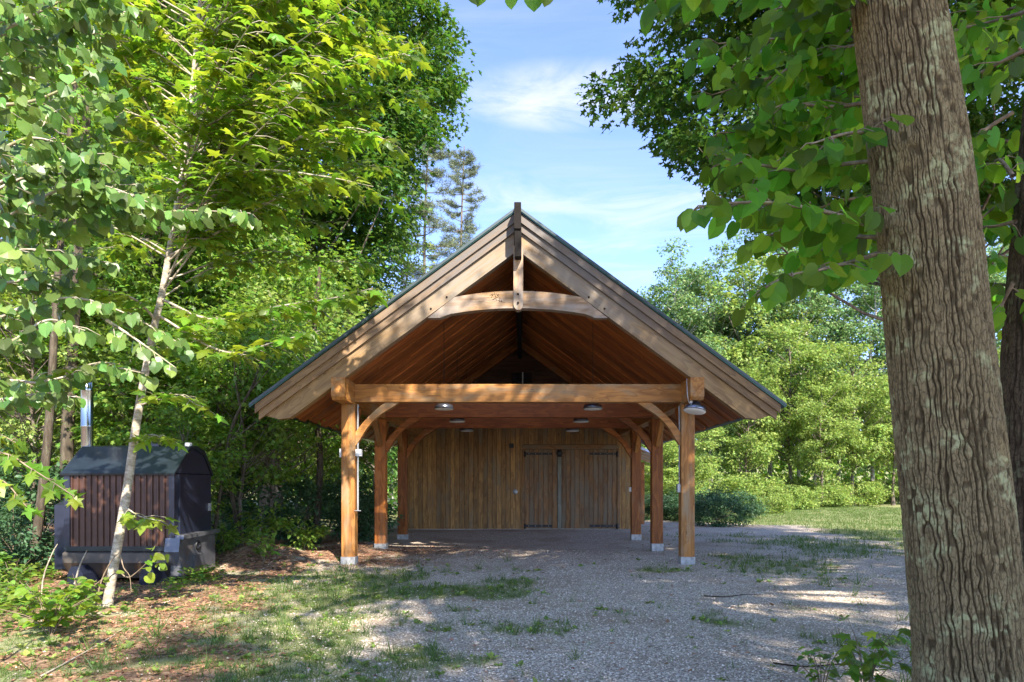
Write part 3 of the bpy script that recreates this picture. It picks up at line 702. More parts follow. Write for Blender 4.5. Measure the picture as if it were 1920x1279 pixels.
# ------------------------------------------------------------------ outdoor wood stove
def build_boiler():
    x0, x1, y0, y1 = -6.70, -5.09, 10.0, 11.16
    B = thing('outdoor_wood_stove', 'dark outdoor wood furnace with brown ribbed side and green-blue metal roof left of the carport', 'outdoor furnace', (x0, y0, 0))
    W, D = x1 - x0, y1 - y0
    ob('body', box_me('body', 0.04, W - .005, 0.03, D, 0.42, 1.56, M['boiler_navy']), B)
    # ribbed siding, each rib panel a part
    pw = (1.44) / 16
    for i in range(16):
        a = 0.09 + i * pw
        pts = [(a, 0.0), (a + pw * .12, -.022), (a + pw * .34, -.022), (a + pw * .46, 0.0), (a + pw * .96, 0.0), (a + pw * .96, .02), (a, .02)]
        V = [(x, y, 0.50) for x, y in pts] + [(x, y, 1.535) for x, y in pts]; n = len(pts)
        me = bpy.data.meshes.new('siding_panel'); me.from_pydata(V, [], [tuple(range(n - 1, -1, -1)), tuple(range(n, 2 * n))] + [(k, (k + 1) % n, n + (k + 1) % n, n + k) for k in range(n)])
        me.materials.append(M['boiler_brown']); me.update(); ob('siding_panel', me, B)
    ob('corner_trim', box_me('corner_trim', W - .075, W + .004, -.02, .10, .46, 1.55, M['boiler_navy']), B)
    ob('corner_trim', box_me('corner_trim', 0.0, .085, -.02, .10, .46, 1.55, M['boiler_navy']), B)
    ob('lower_trim', box_me('lower_trim', 0.02, W, -.03, .03, .43, .50, M['boiler_roof']), B)
    # bulging lower tank, profile in YZ swept along X
    def sweep(name, prof, xa, xb, mat):
        n = len(prof); V = [(xa, y, z) for y, z in prof] + [(xb, y, z) for y, z in prof]
        me = bpy.data.meshes.new(name); me.from_pydata(V, [], [tuple(range(n)), tuple(range(2 * n - 1, n - 1, -1))] + [(k, n + k, n + (k + 1) % n, (k + 1) % n) for k in range(n)])
        me.materials.append(mat); me.update(); return ob(name, me, B)
    sweep('lower_tank', [(.02, .43), (-.05, .40), (-.05, .26), (.04, .14), (.12, .02), (D - .1, .02), (D, .2), (D, .43)], 0.0, W - .08, M['boiler_base'])
    sweep('roof', [(-.05, 1.535), (-.055, 1.565), (.44, 1.985), (.62, 2.01), (.93, 1.93), (1.20, 1.60), (1.20, 1.54), (.88, 1.87), (.6, 1.95), (.46, 1.93)], -0.03, W + .02, M['boiler_roof'])
    sweep('gable_panel', [(.02, 1.57), (.46, 1.92), (.60, 1.94), (.88, 1.86), (1.13, 1.57)], W - .03, W + .008, M['boiler_navy'])
    sweep('rear_bulge', [(.1, 1.1), (.45, 1.2), (.9, 1.1), (.95, .2), (.5, .05), (.1, .15)], -0.22, -.002, M['boiler_navy'])
    # end door and firebox
    ob('end_door', box_me('end_door', W + .0, W + .03, .10, D - .06, .66, 1.55, M['boiler_navy']), B)
    sweep('drip_ledge', [(-.02, .60), (.0, .66), (D + .02, .68), (D + .02, .62)], W - .02, W + .14, M['boiler_metal'])
    ob('firebox', box_me('firebox', W - .07, W + .09, .02, D - .04, .06, .60, M['boiler_metal']), B)
    sweep('skirt_plate', [(-.07, .42), (-.03, .62), (.14, .04), (.10, .02)], W - .12, W + .094, M['boiler_metal'])
    ob('round_vent', lathe_me('round_vent', [(.05, .0), (.052, .02), (.075, .02), (.077, 0)], M['iron'], 24), B, (W + .091, .52, .47), (0, R(90), 0))
    ob('ash_door', box_me('ash_door', W + .092, W + .13, .36, .62, .13, .34, M['boiler_metal']), B)
    ob('latch', box_me('latch', W + .031, W + .06, D - .16, D - .11, .98, 1.10, M['grey_pipe']), B)
    for xx in (.30, 1.33):
        prof = [(xx - .11, -.12), (xx + .13, -.12), (xx + .12, .12), (xx + .06, .23), (xx - .05, .23), (xx - .10, .12)]
        ob('leg', prism_me('leg', prof, -.24, .35, M['boiler_navy']), B)
    ob('lifting_eye', None, B, (1.05, .52, 2.05))
    a = np.linspace(0, 2 * np.pi, 19)
    ob('ring', tube_mesh('ring', [(np.stack([.06 * np.cos(a), 0 * a, .06 * np.sin(a) + .02], 1), .018)], M['boiler_navy'], 8), bpy.data.objects['lifting_eye'])
    ob('pad', box_me('pad', -.07, .07, -.03, .03, -.07, -.02, M['boiler_navy']), bpy.data.objects['lifting_eye'])
    ob('flange', lathe_me('flange', [(0, .05), (.05, .05), (.055, .0)], M['grey_pipe'], 14), B, (1.62 - .1, .6, 2.0))
    ch = ob('chimney_pipe', lathe_me('chimney_pipe', [(.085, 0), (.085, .55), (.088, .56), (.088, .575), (.085, .585), (.085, 1.12), (.088, 1.13), (.085, 1.15), (.085, 1.3), (0, 1.3)], M['steel'], 24), B, (-.13, .72, 1.75))
    ob('rain_cap', lathe_me('rain_cap', [(0, .10), (.15, .02), (.15, .0), (0, .03)], M['steel'], 20), ch, (0, 0, 1.36))
build_boiler()

# ------------------------------------------------------------------ leaves
def tmpl(half, cz, fold=0.06, curl=-0.10):
    """fan template from half outline (x,y) listed base -> tip"""
    pts = [(x, y) for x, y in half] + [(-x, y) for x, y in half[::-1] if abs(x) > 1e-6]
    V = [(0, cz, 0.0)] + [(x, y, fold * abs(x) * 2 + curl * (y - cz) ** 2 - 0.25 * abs(x) ** 2) for x, y in pts]
    n = len(pts); T = [(0, 1 + i, 1 + (i + 1) % n) for i in range(n)]
    return np.array(V, float), np.array(T, int)
T_MAPLE = tmpl([(0, 0), (.33, -.05), (.21, .17), (.56, .45), (.24, .46), (.19, .66), (0, 1)], .32, -.05, -.22)
T_HEART = tmpl([(0, .06), (.17, -.05), (.35, .02), (.46, .24), (.45, .48), (.30, .74), (.12, .90), (0, 1)], .42, .10, -.18)
T_OVAL = tmpl([(0, 0), (.24, .22), (.26, .55), (0, 1)], .4, .15, -.2)
T_STAR = tmpl([(0, 0), (.30, .05), (.16, .3), (.48, .55), (.15, .6), (0, 1)], .35, 0, -.1)
T_LEAF2 = (np.array([(0, 0, 0), (.27, .45, .07), (0, 1, -.05), (-.27, .5, .07)], float), np.array([(0, 1, 2), (0, 2, 3)]))
T_LOBE = (np.array([(0, 0, 0), (.45, .35, -.05), (.1, .5, .03), (.0, 1, -.08), (-.12, .5, .03), (-.45, .4, -.05)], float), np.array([(0, 1, 2), (0, 2, 4), (2, 3, 4), (0, 4, 5)]))
T_BLADE = (np.array([(-.035, 0, 0), (.035, 0, 0), (0.0, 1, 0.12)], float), np.array([(0, 1, 2)]))
T_NEEDLE = (np.array([(-.02, 0, 0), (.02, 0, 0), (0.0, 1, 0)], float), np.array([(0, 1, 2)]))

def leaf_frame(D, N):
    D = unit(D); N = N - (N * D).sum(-1, keepdims=True) * D; N = unit(N); X = np.cross(D, N); return X, D, N

def leaves_mesh(name, P, D, N, s, T, mat, r=None):
    TV, TF = T; X, D, N = leaf_frame(D, N); n = len(P); k = len(TV)
    s = np.broadcast_to(s, (n,))[:, None, None]
    r = np.random.default_rng(n).random(n) if r is None else r
    wz = (0.75 + 0.5 * r)[:, None, None]
    V = P[:, None] + s * (TV[None, :, 0:1] * X[:, None] * wz + TV[None, :, 1:2] * D[:, None] + TV[None, :, 2:3] * N[:, None] * (0.4 + 1.6 * ((r * 13.7) % 1))[:, None, None])
    Fc = (TF[None] + (np.arange(n) * k)[:, None, None]).reshape(-1, TF.shape[1])
    return fast_mesh(name, V.reshape(-1, 3), Fc, mat, False, np.repeat(r, len(TF)))

def place_leaves(parent, P, D, N, s, T, mat, n_obj=300, origin=None, name='leaf', mass='foliage'):
    """the leaves that show largest become objects, the rest one mesh"""
    o0 = np.zeros(3) if origin is None else np.asarray(origin, float)
    X, Dn, Nn = leaf_frame(D, N)
    C = P + Dn * (s * .5)[:, None]
    y = np.maximum(C[:, 1], .3)
    px = VX + F * C[:, 0] / y; py = VY - F * (C[:, 2] - EYE) / y
    view = unit(C - np.array([0, 0, EYE]))
    area = (s * F / y) ** 2 * (0.15 + np.abs((view * Nn).sum(-1)))
    vis = (px > 10) & (px < 1910) & (py > 5) & (py < 1270) & (C[:, 1] > .5)
    score = np.where(vis, area, 0)
    order = np.argsort(-score)[:n_obj]; order = order[score[order] > 0]
    TV, TF = T
    variants = []
    for q in range(4):
        V = TV.copy(); V[:, 0] *= (0.8 + 0.12 * q); V[:, 2] *= (0.4, 1.0, 1.7, 2.3)[q]; V[:, 0] += 0.04 * (q - 1.5) * V[:, 1] ** 2
        variants.append(fast_mesh(name, V, TF, mat))
    for i in order:
        o = bpy.data.objects.new(name, variants[i % 4]); COL.objects.link(o); o.parent = parent
        mt = np.eye(4); mt[:3, 0] = X[i] * s[i]; mt[:3, 1] = Dn[i] * s[i]; mt[:3, 2] = Nn[i] * s[i]; mt[:3, 3] = P[i] - o0
        o.matrix_local = Matrix(mt.tolist())
    rest = np.ones(len(P), bool); rest[order] = False
    if rest.any():
        ob(mass, leaves_mesh(mass, P[rest] - o0, D[rest], N[rest], s[rest], T, mat), parent, kind='stuff')

# spray: flat leafy branch
def spray(rg, pts, t0=0.15, step=0.075, twig=(0.18, 0.42), leaf=(.09, .15), droop=0.35, hang=0.0, per=.085):
    C = curve(pts, 30); seg = np.linalg.norm(np.diff(C, axis=0), axis=1); L = np.concatenate([[0], np.cumsum(seg)]); tot = L[-1]
    P, D, N, S, tw = [], [], [], [], []
    d = t0 * tot; side = 1
    while d < tot:
        p = np.array([np.interp(d, L, C[:, k]) for k in range(3)]); d2 = min(d + .05, tot)
        q = np.array([np.interp(d2, L, C[:, k]) for k in range(3)]); bd = unit(q - p + 1e-6 * np.array([1, 0, 0]))
        sd = unit(np.cross(bd, [0, 0, 1])) * side; side = -side
        tl = rg.uniform(*twig) * (1 - 0.45 * d / tot)
        td = unit(bd * rg.uniform(.3, .9) + sd * rg.uniform(.6, 1) + np.array([0, 0, rg.uniform(-.25, .2)]))
        e = p + td * tl + np.array([0, 0, -.12 * tl]); tw.append((np.array([p, (p + e) / 2 + [0, 0, .02], e]), np.array([.004, .003, .0015])))
        k = max(2, int(tl / per))
        for j in range(k + 1):
            f = (j + .6) / (k + .6); lp = p + (e - p) * f; sg = -1 if j % 2 else 1
            ls = unit(np.cross(td, [0, 0, 1])) * sg
            ld = unit(td * (.55 if j < k else 1.2) + ls * (.8 if j < k else 0) + np.array([0, 0, -droop * rg.uniform(.4, 1.6)]) + rg.normal(0, .15, 3))
            ln = unit(np.array([0, 0, 1.0]) + rg.normal(0, .32, 3) + ld * .1)
            if hang > 0:
                ld = unit(ld * (1 - hang) + np.array([0, 0, -1]) * hang + rg.normal(0, .2, 3)); ln = unit(rg.normal(0, .7, 3) + np.array([0.1, -1.0, .55]))
            P.append(lp); D.append(ld); N.append(ln); S.append(rg.uniform(*leaf))
        d += step * rg.uniform(.7, 1.4)
    return np.array(P), np.array(D), np.array(N), np.array(S), tw, C

# cluster crown
def crown(rg, centre, rad, ncl, per, clr, size, flat=0.5, shell=0.55, cut=None, jitter=.32, tilt=.5):
    c = []
    while len(c) < ncl:
        v = rg.normal(0, 1, 3); v /= np.linalg.norm(v); r = rg.random() ** (1 / 3.0); r = shell + (1 - shell) * r if rg.random() < .75 else r
        r *= 1 + rg.normal(0, jitter * .35)
        p = np.asarray(centre) + v * r * np.asarray(rad)
        if cut is not None and not cut(p): continue
        c.append(p)
    c = np.array(c)
    P, D = [], []
    n = np.maximum(6, (per * rg.uniform(.5, 1.5, ncl))).astype(int)
    idx = np.repeat(np.arange(ncl), n); m = len(idx)
    sc = rg.uniform(.6, 1.35, ncl)[idx][:, None] * clr
    off = rg.normal(0, 1, (m, 3)); off /= np.linalg.norm(off, axis=1, keepdims=True); off *= (rg.random((m, 1)) ** .5)
    off = off * np.array([1, 1, flat]); P = c[idx] + off * sc
    outw = unit(off + 0.4 * unit(c[idx] - np.asarray(centre)))
    D = unit(outw * [1, 1, .5] + rg.normal(0, .45, (m, 3)) + np.array([0, 0, -.35]))
    N = unit(np.array([0, 0, 1.0]) + outw * .45 + rg.normal(0, tilt, (m, 3)))
    S = rg.uniform(*size, m)
    return P, D, N, S, c

def limbs(rg, trunk, centres, r0=.05, sub=1, zmin=.25):
    """branches from the trunk polyline to cluster centres"""
    T = np.asarray(trunk); out = []
    top = T[-1, 2]; base = T[0, 2]
    for c in centres[::sub]:
        h = np.linalg.norm(c[:2] - T[-1, :2])
        z = np.clip(c[2] - h * .7 - rg.uniform(0, .6), base + (top - base) * zmin, top)
        s = np.array([np.interp(z, T[:, 2], T[:, 0]), np.interp(z, T[:, 2], T[:, 1]), z])
        L = np.linalg.norm(c - s); m = (s + c) / 2 + np.array([0, 0, -.08 * L]) + rg.normal(0, .05 * L, 3)
        P = curve([s, m, c], 6); out.append((P, np.linspace(r0 * min(1, L / 4 + .25), r0 * .15, len(P))))
    return out

def simple_tree(name, label, cat, base, height, r, crown_r, crown_c, ncl, per, clr, size, leafm, barkm, T=T_LEAF2, group=None, seed=0, lean=(0, 0), flat=.55, shell=.5, sub=2, cut=None, lr=.05, mass='crown', tilt=.5, trunk_top=.9):
    rg = np.random.default_rng(seed + 100); base = np.array([base[0], base[1], float(gz(base[0], base[1])) - .08])
    t = thing(name, label, cat, tuple(base), group)
    k = 9; zz = np.linspace(0, 1, k)
    tr = np.stack([lean[0] * zz + rg.normal(0, .012 * height, k) * zz * (1 - zz) * 3, lean[1] * zz + rg.normal(0, .012 * height, k) * zz * (1 - zz) * 3, zz * height * trunk_top], 1)
    rr = r * (1 - .85 * zz) * (1 + .35 * np.exp(-zz * 30))
    ob('trunk', tube_mesh('trunk', [(curve(tr, 20), np.interp(np.linspace(0, 1, len(curve(tr, 20))), zz, rr))], barkm, 9), t)
    cc = np.array([lean[0] + crown_c[0], lean[1] + crown_c[1], crown_c[2]])
    P, D, N, S, c = crown(rg, cc, crown_r, ncl, per, clr, size, flat, shell, cut=(lambda p: cut(p + base)) if cut else None, tilt=tilt)
    ob('branches', tube_mesh('branches', limbs(rg, tr, c, lr, sub), barkm, 4), t)
    ob(mass, leaves_mesh(mass, P, D, N, S, T, leafm), t, kind=None)
    return t

def copy_tree(src, loc, label, group=None, rotz=0, scale=1.0, sz=None):
    o = src.copy(); COL.objects.link(o); o.location = (loc[0], loc[1], float(gz(loc[0], loc[1])) - .08); o.rotation_euler = (0, 0, rotz)
    o.scale = (scale, scale, scale if sz is None else sz); o['label'] = label
    if group: o['group'] = group
    for c in src.children:
        d = c.copy(); COL.objects.link(d); d.parent = o
    return o

# ------------------------------------------------------------------ big trunks at right
def rough_trunk(name, line, radii, mat, parent, cols=480, dz=.011, furrow=.017, nridge=52, seed=4):
    C = curve(line, 60); L = np.concatenate([[0], np.cumsum(np.linalg.norm(np.diff(C, axis=0), axis=1))])
    rows = int(L[-1] / dz); d = np.linspace(0, L[-1], rows)
    P = np.stack([np.interp(d, L, C[:, k]) for k in range(3)], 1)
    zk = np.linspace(0, 1, len(radii)); Rr = np.interp(d / L[-1], zk, radii)
    T = unit(np.gradient(P, axis=0)); Nn = unit(np.cross(T, [0, 1, 0])); Bn = np.cross(T, Nn)
    a = np.linspace(0, 1, cols, endpoint=False)
    U, Dm = np.meshgrid(a, d)
    v1, v2, v3 = VN(seed), VN(seed + 1), VN(seed + 2)
    warp = 1.9 * v2(U * 7, Dm * .8, 7) + .55 * v3(U * 22, Dm * 3.2, 22) + .8 * v1(U * 60, Dm * 18, 60)
    def groove(nr, seedv, vf, w0, w1):
        ph = U * nr + warp * nr / 60.0; c = np.floor(ph); fr = np.abs(ph - c - .5) * 2
        wd = np.clip(w0 + w1 * (seedv(c % nr + .5, Dm * vf + c * 3.7) - .32) * 1.6, 0.0, 1.2)
        return 1 - sst(fr, 1 - wd, 1.0), c
    h1, c1 = groove(nridge, v1, 4.0, .12, .85); h2, c2 = groove(nridge * 2, v2, 9.0, .0, .7)
    crack = sst(v3(c1 + .5, Dm * 17 + c1 * 1.3), .14, .34); fleck = v1(U * 200, Dm * 60, 200)
    h = h1 * (.45 + .55 * h2) * (.35 + .65 * crack) * (.75 + .25 * fleck)
    low = v2(U * 5, Dm * 1.2, 5) - .5
    rad = Rr[:, None] * (1 + .05 * low) + furrow * (h - .6)
    V = P[:, None] + rad[..., None] * (np.cos(2 * np.pi * U)[..., None] * Nn[:, None] + np.sin(2 * np.pi * U)[..., None] * Bn[:, None])
    i = np.arange(rows - 1)[:, None] * cols; j = np.arange(cols)[None]; jn = (j + 1) % cols
    me = fast_mesh(name, V.reshape(-1, 3), np.stack([i + j, i + cols + j, i + cols + jn, i + jn], -1).reshape(-1, 4), mat, True)
    at_ = me.attributes.new('ridge', 'FLOAT', 'POINT'); at_.data.foreach_set('value', h.ravel().astype(np.float32))
    return ob(name, me, parent)

def build_right_trees():
    rg = np.random.default_rng(5)
    Y = 3.6
    t = thing('basswood_tree', 'massive leaning trunk with furrowed grey-brown bark and lichen, large round leaves, beside the drive', 'tree', (0, 0, 0))
    line = [at(1838, 1460, Y), at(1823, 1279, Y), at(1798, 1000, Y), at(1765, 700, Y), at(1735, 400, Y), at(1702, 150, Y), at(1678, -20, Y), at(1655, -200, Y)]
    rough_trunk('trunk', line, [.31, .258, .252, .246, .238, .228, .216, .20], M['bark_big'], t)
    up = curve([line[-1], (1.9, 3.4, 6.5), (2.3, 2.6, 9), (2.9, 1.4, 12)], 14)
    ob('upper_trunk', tube_mesh('upper_trunk', [(up, np.linspace(.20, .06, len(up)))], M['bark_grey'], 12), t)
    # high crown out of view, outline and gaps shaped to shade the drive
    P, D, N, S, c = crown(rg, (8.0, -2.2, 12.2), (6.9, 10.5, 3.4), 620, 150, .85, (.13, .2), .5, .2, cut=lambda p: (p[0] > 4.3 + .05 * p[1] + 1.1 * math.sin(p[1] * 1.7) or (p[0] > 1.3 and (p[0] * 13.7 + p[1] * 7.3) % 1 < .3)) and not (abs(p[1] + 1.3 + .1 * (p[0] - 10)) < .75 and p[0] > 7.5) and p[2] > 9.3 and (p[2] - 1.4) / max(p[1], .1) > .95)
    ob('high_crown', leaves_mesh('high_crown', P, D, N, S, T_LOBE, M['leaf_bass']), t, kind='stuff')
    ob('high_branches', tube_mesh('high_branches', limbs(rg, up, c, .08, 3), M['bark_grey'], 5), t)
    # low leafy boughs in view
    B = [
        [(1665, 445, 3.7), (1560, 440, 3.9), (1500, 415, 3.8), (1440, 375, 3.6), (1400, 350, 3.5)],
        [(1660, 470, 3.7), (1600, 490, 3.6), (1540, 505, 3.4), (1470, 520, 3.3), (1420, 555, 3.25)],
        [(1650, 300, 3.8), (1560, 310, 4.0), (1500, 320, 3.9), (1430, 310, 3.8), (1370, 300, 3.8), (1340, 290, 3.8)],
        [(1640, 190, 3.8), (1560, 200, 4.0), (1480, 195, 4.0), (1420, 215, 4.0)],
        [(1640, 80, 3.7), (1560, 95, 4.2), (1490, 120, 4.2), (1440, 160, 4.2)],
        [(1640, 30, 3.7), (1560, 0, 3.6), (1440, -20, 3.6), (1320, -30, 3.5), (1240, -15, 3.5)],
        [(1620, 20, 3.8), (1480, -40, 3.4), (1300, -60, 3.3)],
        [(1650, 430, 3.7), (1560, 400, 3.5), (1440, 380, 3.4), (1330, 385, 3.35), (1290, 400, 3.3)],
        [(1650, 250, 3.6), (1590, 250, 3.4), (1520, 270, 3.3)],
        [(1640, 120, 3.9), (1590, 60, 4.3), (1530, 20, 4.3)],
        [(1900, 210, 4.2), (1840, 250, 4.3), (1790, 320, 4.3), (1770, 400, 4.4)],
        [(1930, 90, 4.0), (1850, 130, 4.2), (1790, 160, 4.4)],
        [(1930, 20, 3.9), (1860, 40, 4.2), (1780, 60, 4.5)],
        [(1905, 415, 4.2), (1860, 425, 4.4), (1815, 430, 4.6)],
        [(1900, 530, 4.2), (1880, 570, 4.3), (1870, 600, 4.3)],
        [(1900, 330, 4.0), (1870, 300, 4.2), (1840, 350, 4.4)],
    ]
    r2 = np.random.default_rng(8)
    for k in range(32):                                   # further boughs fanning out from behind the trunk
        yy = r2.uniform(-60, 530); x1 = 1655 - r2.uniform(120, 330) * (1.0 if yy < 430 else .75); dp = r2.uniform(3.9, 5.6); dr = r2.uniform(-40, 70)
        B.append([(1690, yy, dp), ((1690 + x1) / 2, yy + dr * .3 - 15, dp), (x1, yy + dr, dp + r2.uniform(-.4, .4))])
    for k in range(14):
        yy = r2.uniform(-80, 620); dp = r2.uniform(4.6, 5.8)
        B.append([(1950, yy, dp), (1880, yy + r2.uniform(-30, 30), dp), (1800, yy + r2.uniform(-20, 60), dp)])
    Ps, Ds, Ns, Ss, tws = [], [], [], [], []
    for k, b in enumerate(B):
        pts = [at(*q) for q in b]
        P, D, N, S, tw, C = spray(rg, pts, .12, .078, (.12, .36), (.075, .135), .55, .38, .10)
        N = unit(N + np.array([0, -.5, .2])); Ps.append(P); Ds.append(D); Ns.append(N); Ss.append(S)
        ob('bough', tube_mesh('bough', tw + [(C, np.linspace(.014, .004, len(C)))], M['twig'], 5), t)
    P, D, N, S = (np.concatenate(v) for v in (Ps, Ds, Ns, Ss))
    place_leaves(t, P, D, N, S, T_HEART, M['leaf_bass'], 300)
    # second trunk at the edge
    t2 = thing('dark_barked_tree', 'dark rough trunk standing close behind the massive leaning trunk', 'tree', (0, 0, 0))
    Y2 = 4.5
    l2 = [at(1985, 1300, Y2), at(1975, 1100, Y2), at(1962, 900, Y2), at(1958, 700, Y2), at(1965, 480, Y2), at(1985, 200, Y2), at(2005, -60, Y2)]
    rough_trunk('trunk', l2, [.30, .285, .26, .23, .20, .19, .185], M['bark_dark'], t2, 200, .02, .014, 44, 9)
    up = curve([l2[-1], (4.6, 4.6, 7.5), (5.4, 4.2, 11)], 10)
    ob('upper_trunk', tube_mesh('upper_trunk', [(up, np.linspace(.185, .06, len(up)))], M['bark_dark'], 10), t2)
    P, D, N, S, c = crown(rg, (13.5, 4.5, 12.5), (4.6, 5.2, 3.0), 170, 130, .85, (.13, .2), .5, .2, cut=lambda p: (p[2] - 1.4) / max(p[1], .1) > .9)  # unseen crown, set far right of its trunk to shade that side
    ob('high_crown', leaves_mesh('high_crown', P, D, N, S, T_LOBE, M['leaf_bass']), t2, kind='stuff')
    ob('high_branches', tube_mesh('high_branches', limbs(rg, up, c, .07, 3), M['bark_dark'], 5), t2)
    # dark maple behind
    def cutN(p):
        px = VX + F * p[0] / p[1]; py = VY - F * (p[2] - EYE) / p[1]
        lim = np.interp(px, [1130, 1150, 1200, 1260, 1300, 1380, 1450, 1560, 1700, 1920], [215, 225, 250, 280, 330, 380, 425, 440, 455, 470])
        return px > 1180 + 30 * math.sin(py * .03) - (30 if 130 < py < 250 else 0) + (45 if 40 < py < 130 else 0) and py < lim - 12
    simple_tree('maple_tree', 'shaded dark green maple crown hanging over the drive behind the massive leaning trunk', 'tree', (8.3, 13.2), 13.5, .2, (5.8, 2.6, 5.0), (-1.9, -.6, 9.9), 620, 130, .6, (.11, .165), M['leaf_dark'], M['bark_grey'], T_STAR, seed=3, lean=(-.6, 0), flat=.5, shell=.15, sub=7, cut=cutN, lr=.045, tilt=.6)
build_right_trees()

# ------------------------------------------------------------------ left foreground trees
def build_left_trees():
    rg = np.random.default_rng(21)
    Y = 7.76
    t = thing('maple_sapling', 'slender young maple with pale crooked trunk and yellow-green leaves before the wood furnace', 'tree', (0, 0, 0))
    pix = [(200, 1148), (210, 1080), (228, 980), (241, 900), (252, 820), (265, 740), (278, 670), (290, 610), (304, 550), (316, 480), (326, 420), (341, 330), (352, 250), (361, 160), (368, 80), (375, 0), (380, -90), (384, -180), (388, -260)]
    tr = np.array([at(a, b, Y) for a, b in pix]); tr[0, 2] = gz(tr[0, 0], tr[0, 1]) - .05
    Ct = curve(tr, 60)
    ob('trunk', tube_mesh('trunk', [(Ct, np.interp(np.linspace(0, 1, len(Ct)), [0, .02, .3, .6, 1], [.068, .053, .041, .029, .011]))], M['bark_pale'], 12), t)
    Bs = []
    def tp(py): # point on trunk at pixel height
        zz = EYE + (VY - py) / F * Y; return np.array([np.interp(zz, Ct[:, 2], Ct[:, k]) for k in range(3)])
    # named limbs
    manual = [(480, [(400, 440, 7.5), (470, 400, 7.3), (560, 350, 7.1), (640, 330, 7.0)]), (320, [(430, 275, 7.5), (520, 200, 7.3), (600, 140, 7.2), (680, 100, 7.1)]),
              (300, [(285, 215, 7.8), (245, 130, 7.8), (215, 60, 7.8)]), (560, [(400, 600, 7.3), (520, 575, 7.0), (620, 560, 6.9), (700, 540, 6.8)]), (590, [(420, 660, 7.2), (520, 640, 7.0), (600, 620, 6.9)]),
              (150, [(440, 90, 7.4), (560, 20, 7.3), (640, -30, 7.3)]), (430, [(450, 330, 7.2), (560, 260, 7.0), (660, 240, 6.9), (740, 270, 6.8)]), (400, [(500, 300, 8.2), (620, 220, 8.4), (700, 200, 8.4)]),
              (350, [(470, 320, 6.8), (600, 330, 6.6), (700, 350, 6.6)]), (220, [(420, 170, 7.9), (540, 110, 8.0), (650, 60, 8.1), (720, 60, 8.1)]), (250, [(400, 230, 7.0), (480, 180, 6.6), (560, 170, 6.5)]),
              (600, [(250, 560, 7.4), (180, 540, 7.2), (120, 545, 7.1)]), (660, [(340, 640, 7.4), (400, 600, 7.2)]), (100, [(420, 40, 7.0), (500, 0, 6.8), (600, -20, 6.7)]),
              (700, [(200, 680, 7.4), (140, 690, 7.2), (80, 700, 7.0)]), (760, [(330, 740, 7.4), (370, 760, 7.2)]), (950, [(262, 968, 7.6), (290, 975, 7.5)]), (825, [(285, 815, 7.6), (300, 820, 7.5)])]
    for py, q in manual: Bs.append([tp(py)] + [at(*v) for v in q])
    for k in range(92):
        py = rg.uniform(-230, 560); s = tp(py); a = rg.uniform(-.9, .9) if rg.random() < .72 else rg.uniform(2.3, 4.0)
        L = rg.uniform(.9, 2.3) * (1 - .25 * (py < 0)) * (1 if math.cos(a) > 0 else .7)
        d = np.array([math.cos(a), math.sin(a), rg.uniform(.35, .8)]); e = s + d * L * .9
        Bs.append([s, s + d * L * .5 + [0, 0, .05 * L], e + [0, 0, -.1 * L], e + np.array([d[0], d[1], -.15]) * L * .35])
    Ps, Ds, Ns, Ss, tws = [], [], [], [], []
    for k, b in enumerate(Bs):
        P, D, N, S, tw, C = spray(rg, b, .2, .08, (.15, .42), (.12, .19), .42); N = unit(N + np.array([0.05, -.35, 0]))
        Ps.append(P); Ds.append(D); Ns.append(N); Ss.append(S); tws += tw; L = len(C)
        tws.append((C, np.linspace(.017 if k < 12 else .011, .003, L)))
    P, D, N, S = (np.concatenate(v) for v in (Ps, Ds, Ns, Ss))
    ob('branches', tube_mesh('branches', tws, M['bark_pale'], 5), t)
    place_leaves(t, P, D, N, S, T_MAPLE, M['leaf_maple'], 300)
    # dead twigs at the foot
    tt = [(curve([at(*q) for q in p], 10), np.linspace(r, .003, len(curve([at(*q) for q in p], 10)))) for p, r in
          [([(176, 1150, 7.6), (190, 1090, 7.6), (210, 1050, 7.55), (226, 1035, 7.5)], .012), ([(222, 1070, 7.6), (240, 1083, 7.5), (262, 1068, 7.4), (290, 1040, 7.3)], .01), ([(226, 1040, 7.5), (232, 1065, 7.4), (243, 1080, 7.4), (246, 1110, 7.4)], .007)]]
    ob('dead_twigs', tube_mesh('dead_twigs', tt, M['twig'], 5), t)
    P = np.concatenate([at(289, 1030, 7.3) + rg.normal(0, .06, (5, 3)), at(300, 1052, 7.3) + rg.normal(0, .07, (9, 3))]); n = len(P)
    place_leaves(t, P, unit(rg.normal(0, .6, (n, 3)) + [0.3, -.2, -.6]), unit(rg.normal(0, .4, (n, 3)) + [0, -.7, .6]), rg.uniform(.07, .11, n), T_HEART, M['leaf_maple'], 20)

    # pale-leaved tree entering from the left edge
    t = thing('pale_leaved_tree', 'tree with large pale glossy leaves whose boughs reach in from the left edge', 'tree', (0, 0, 0))
    tr = np.array([[-6.0, 5.9, gz(-6, 5.9) - .1], [-5.9, 5.8, 2.5], [-5.7, 5.7, 5], [-5.5, 5.6, 7.5]]); Ct = curve(tr, 16)
    ob('trunk', tube_mesh('trunk', [(Ct, np.linspace(.13, .05, len(Ct)))], M['bark_grey'], 10), t)
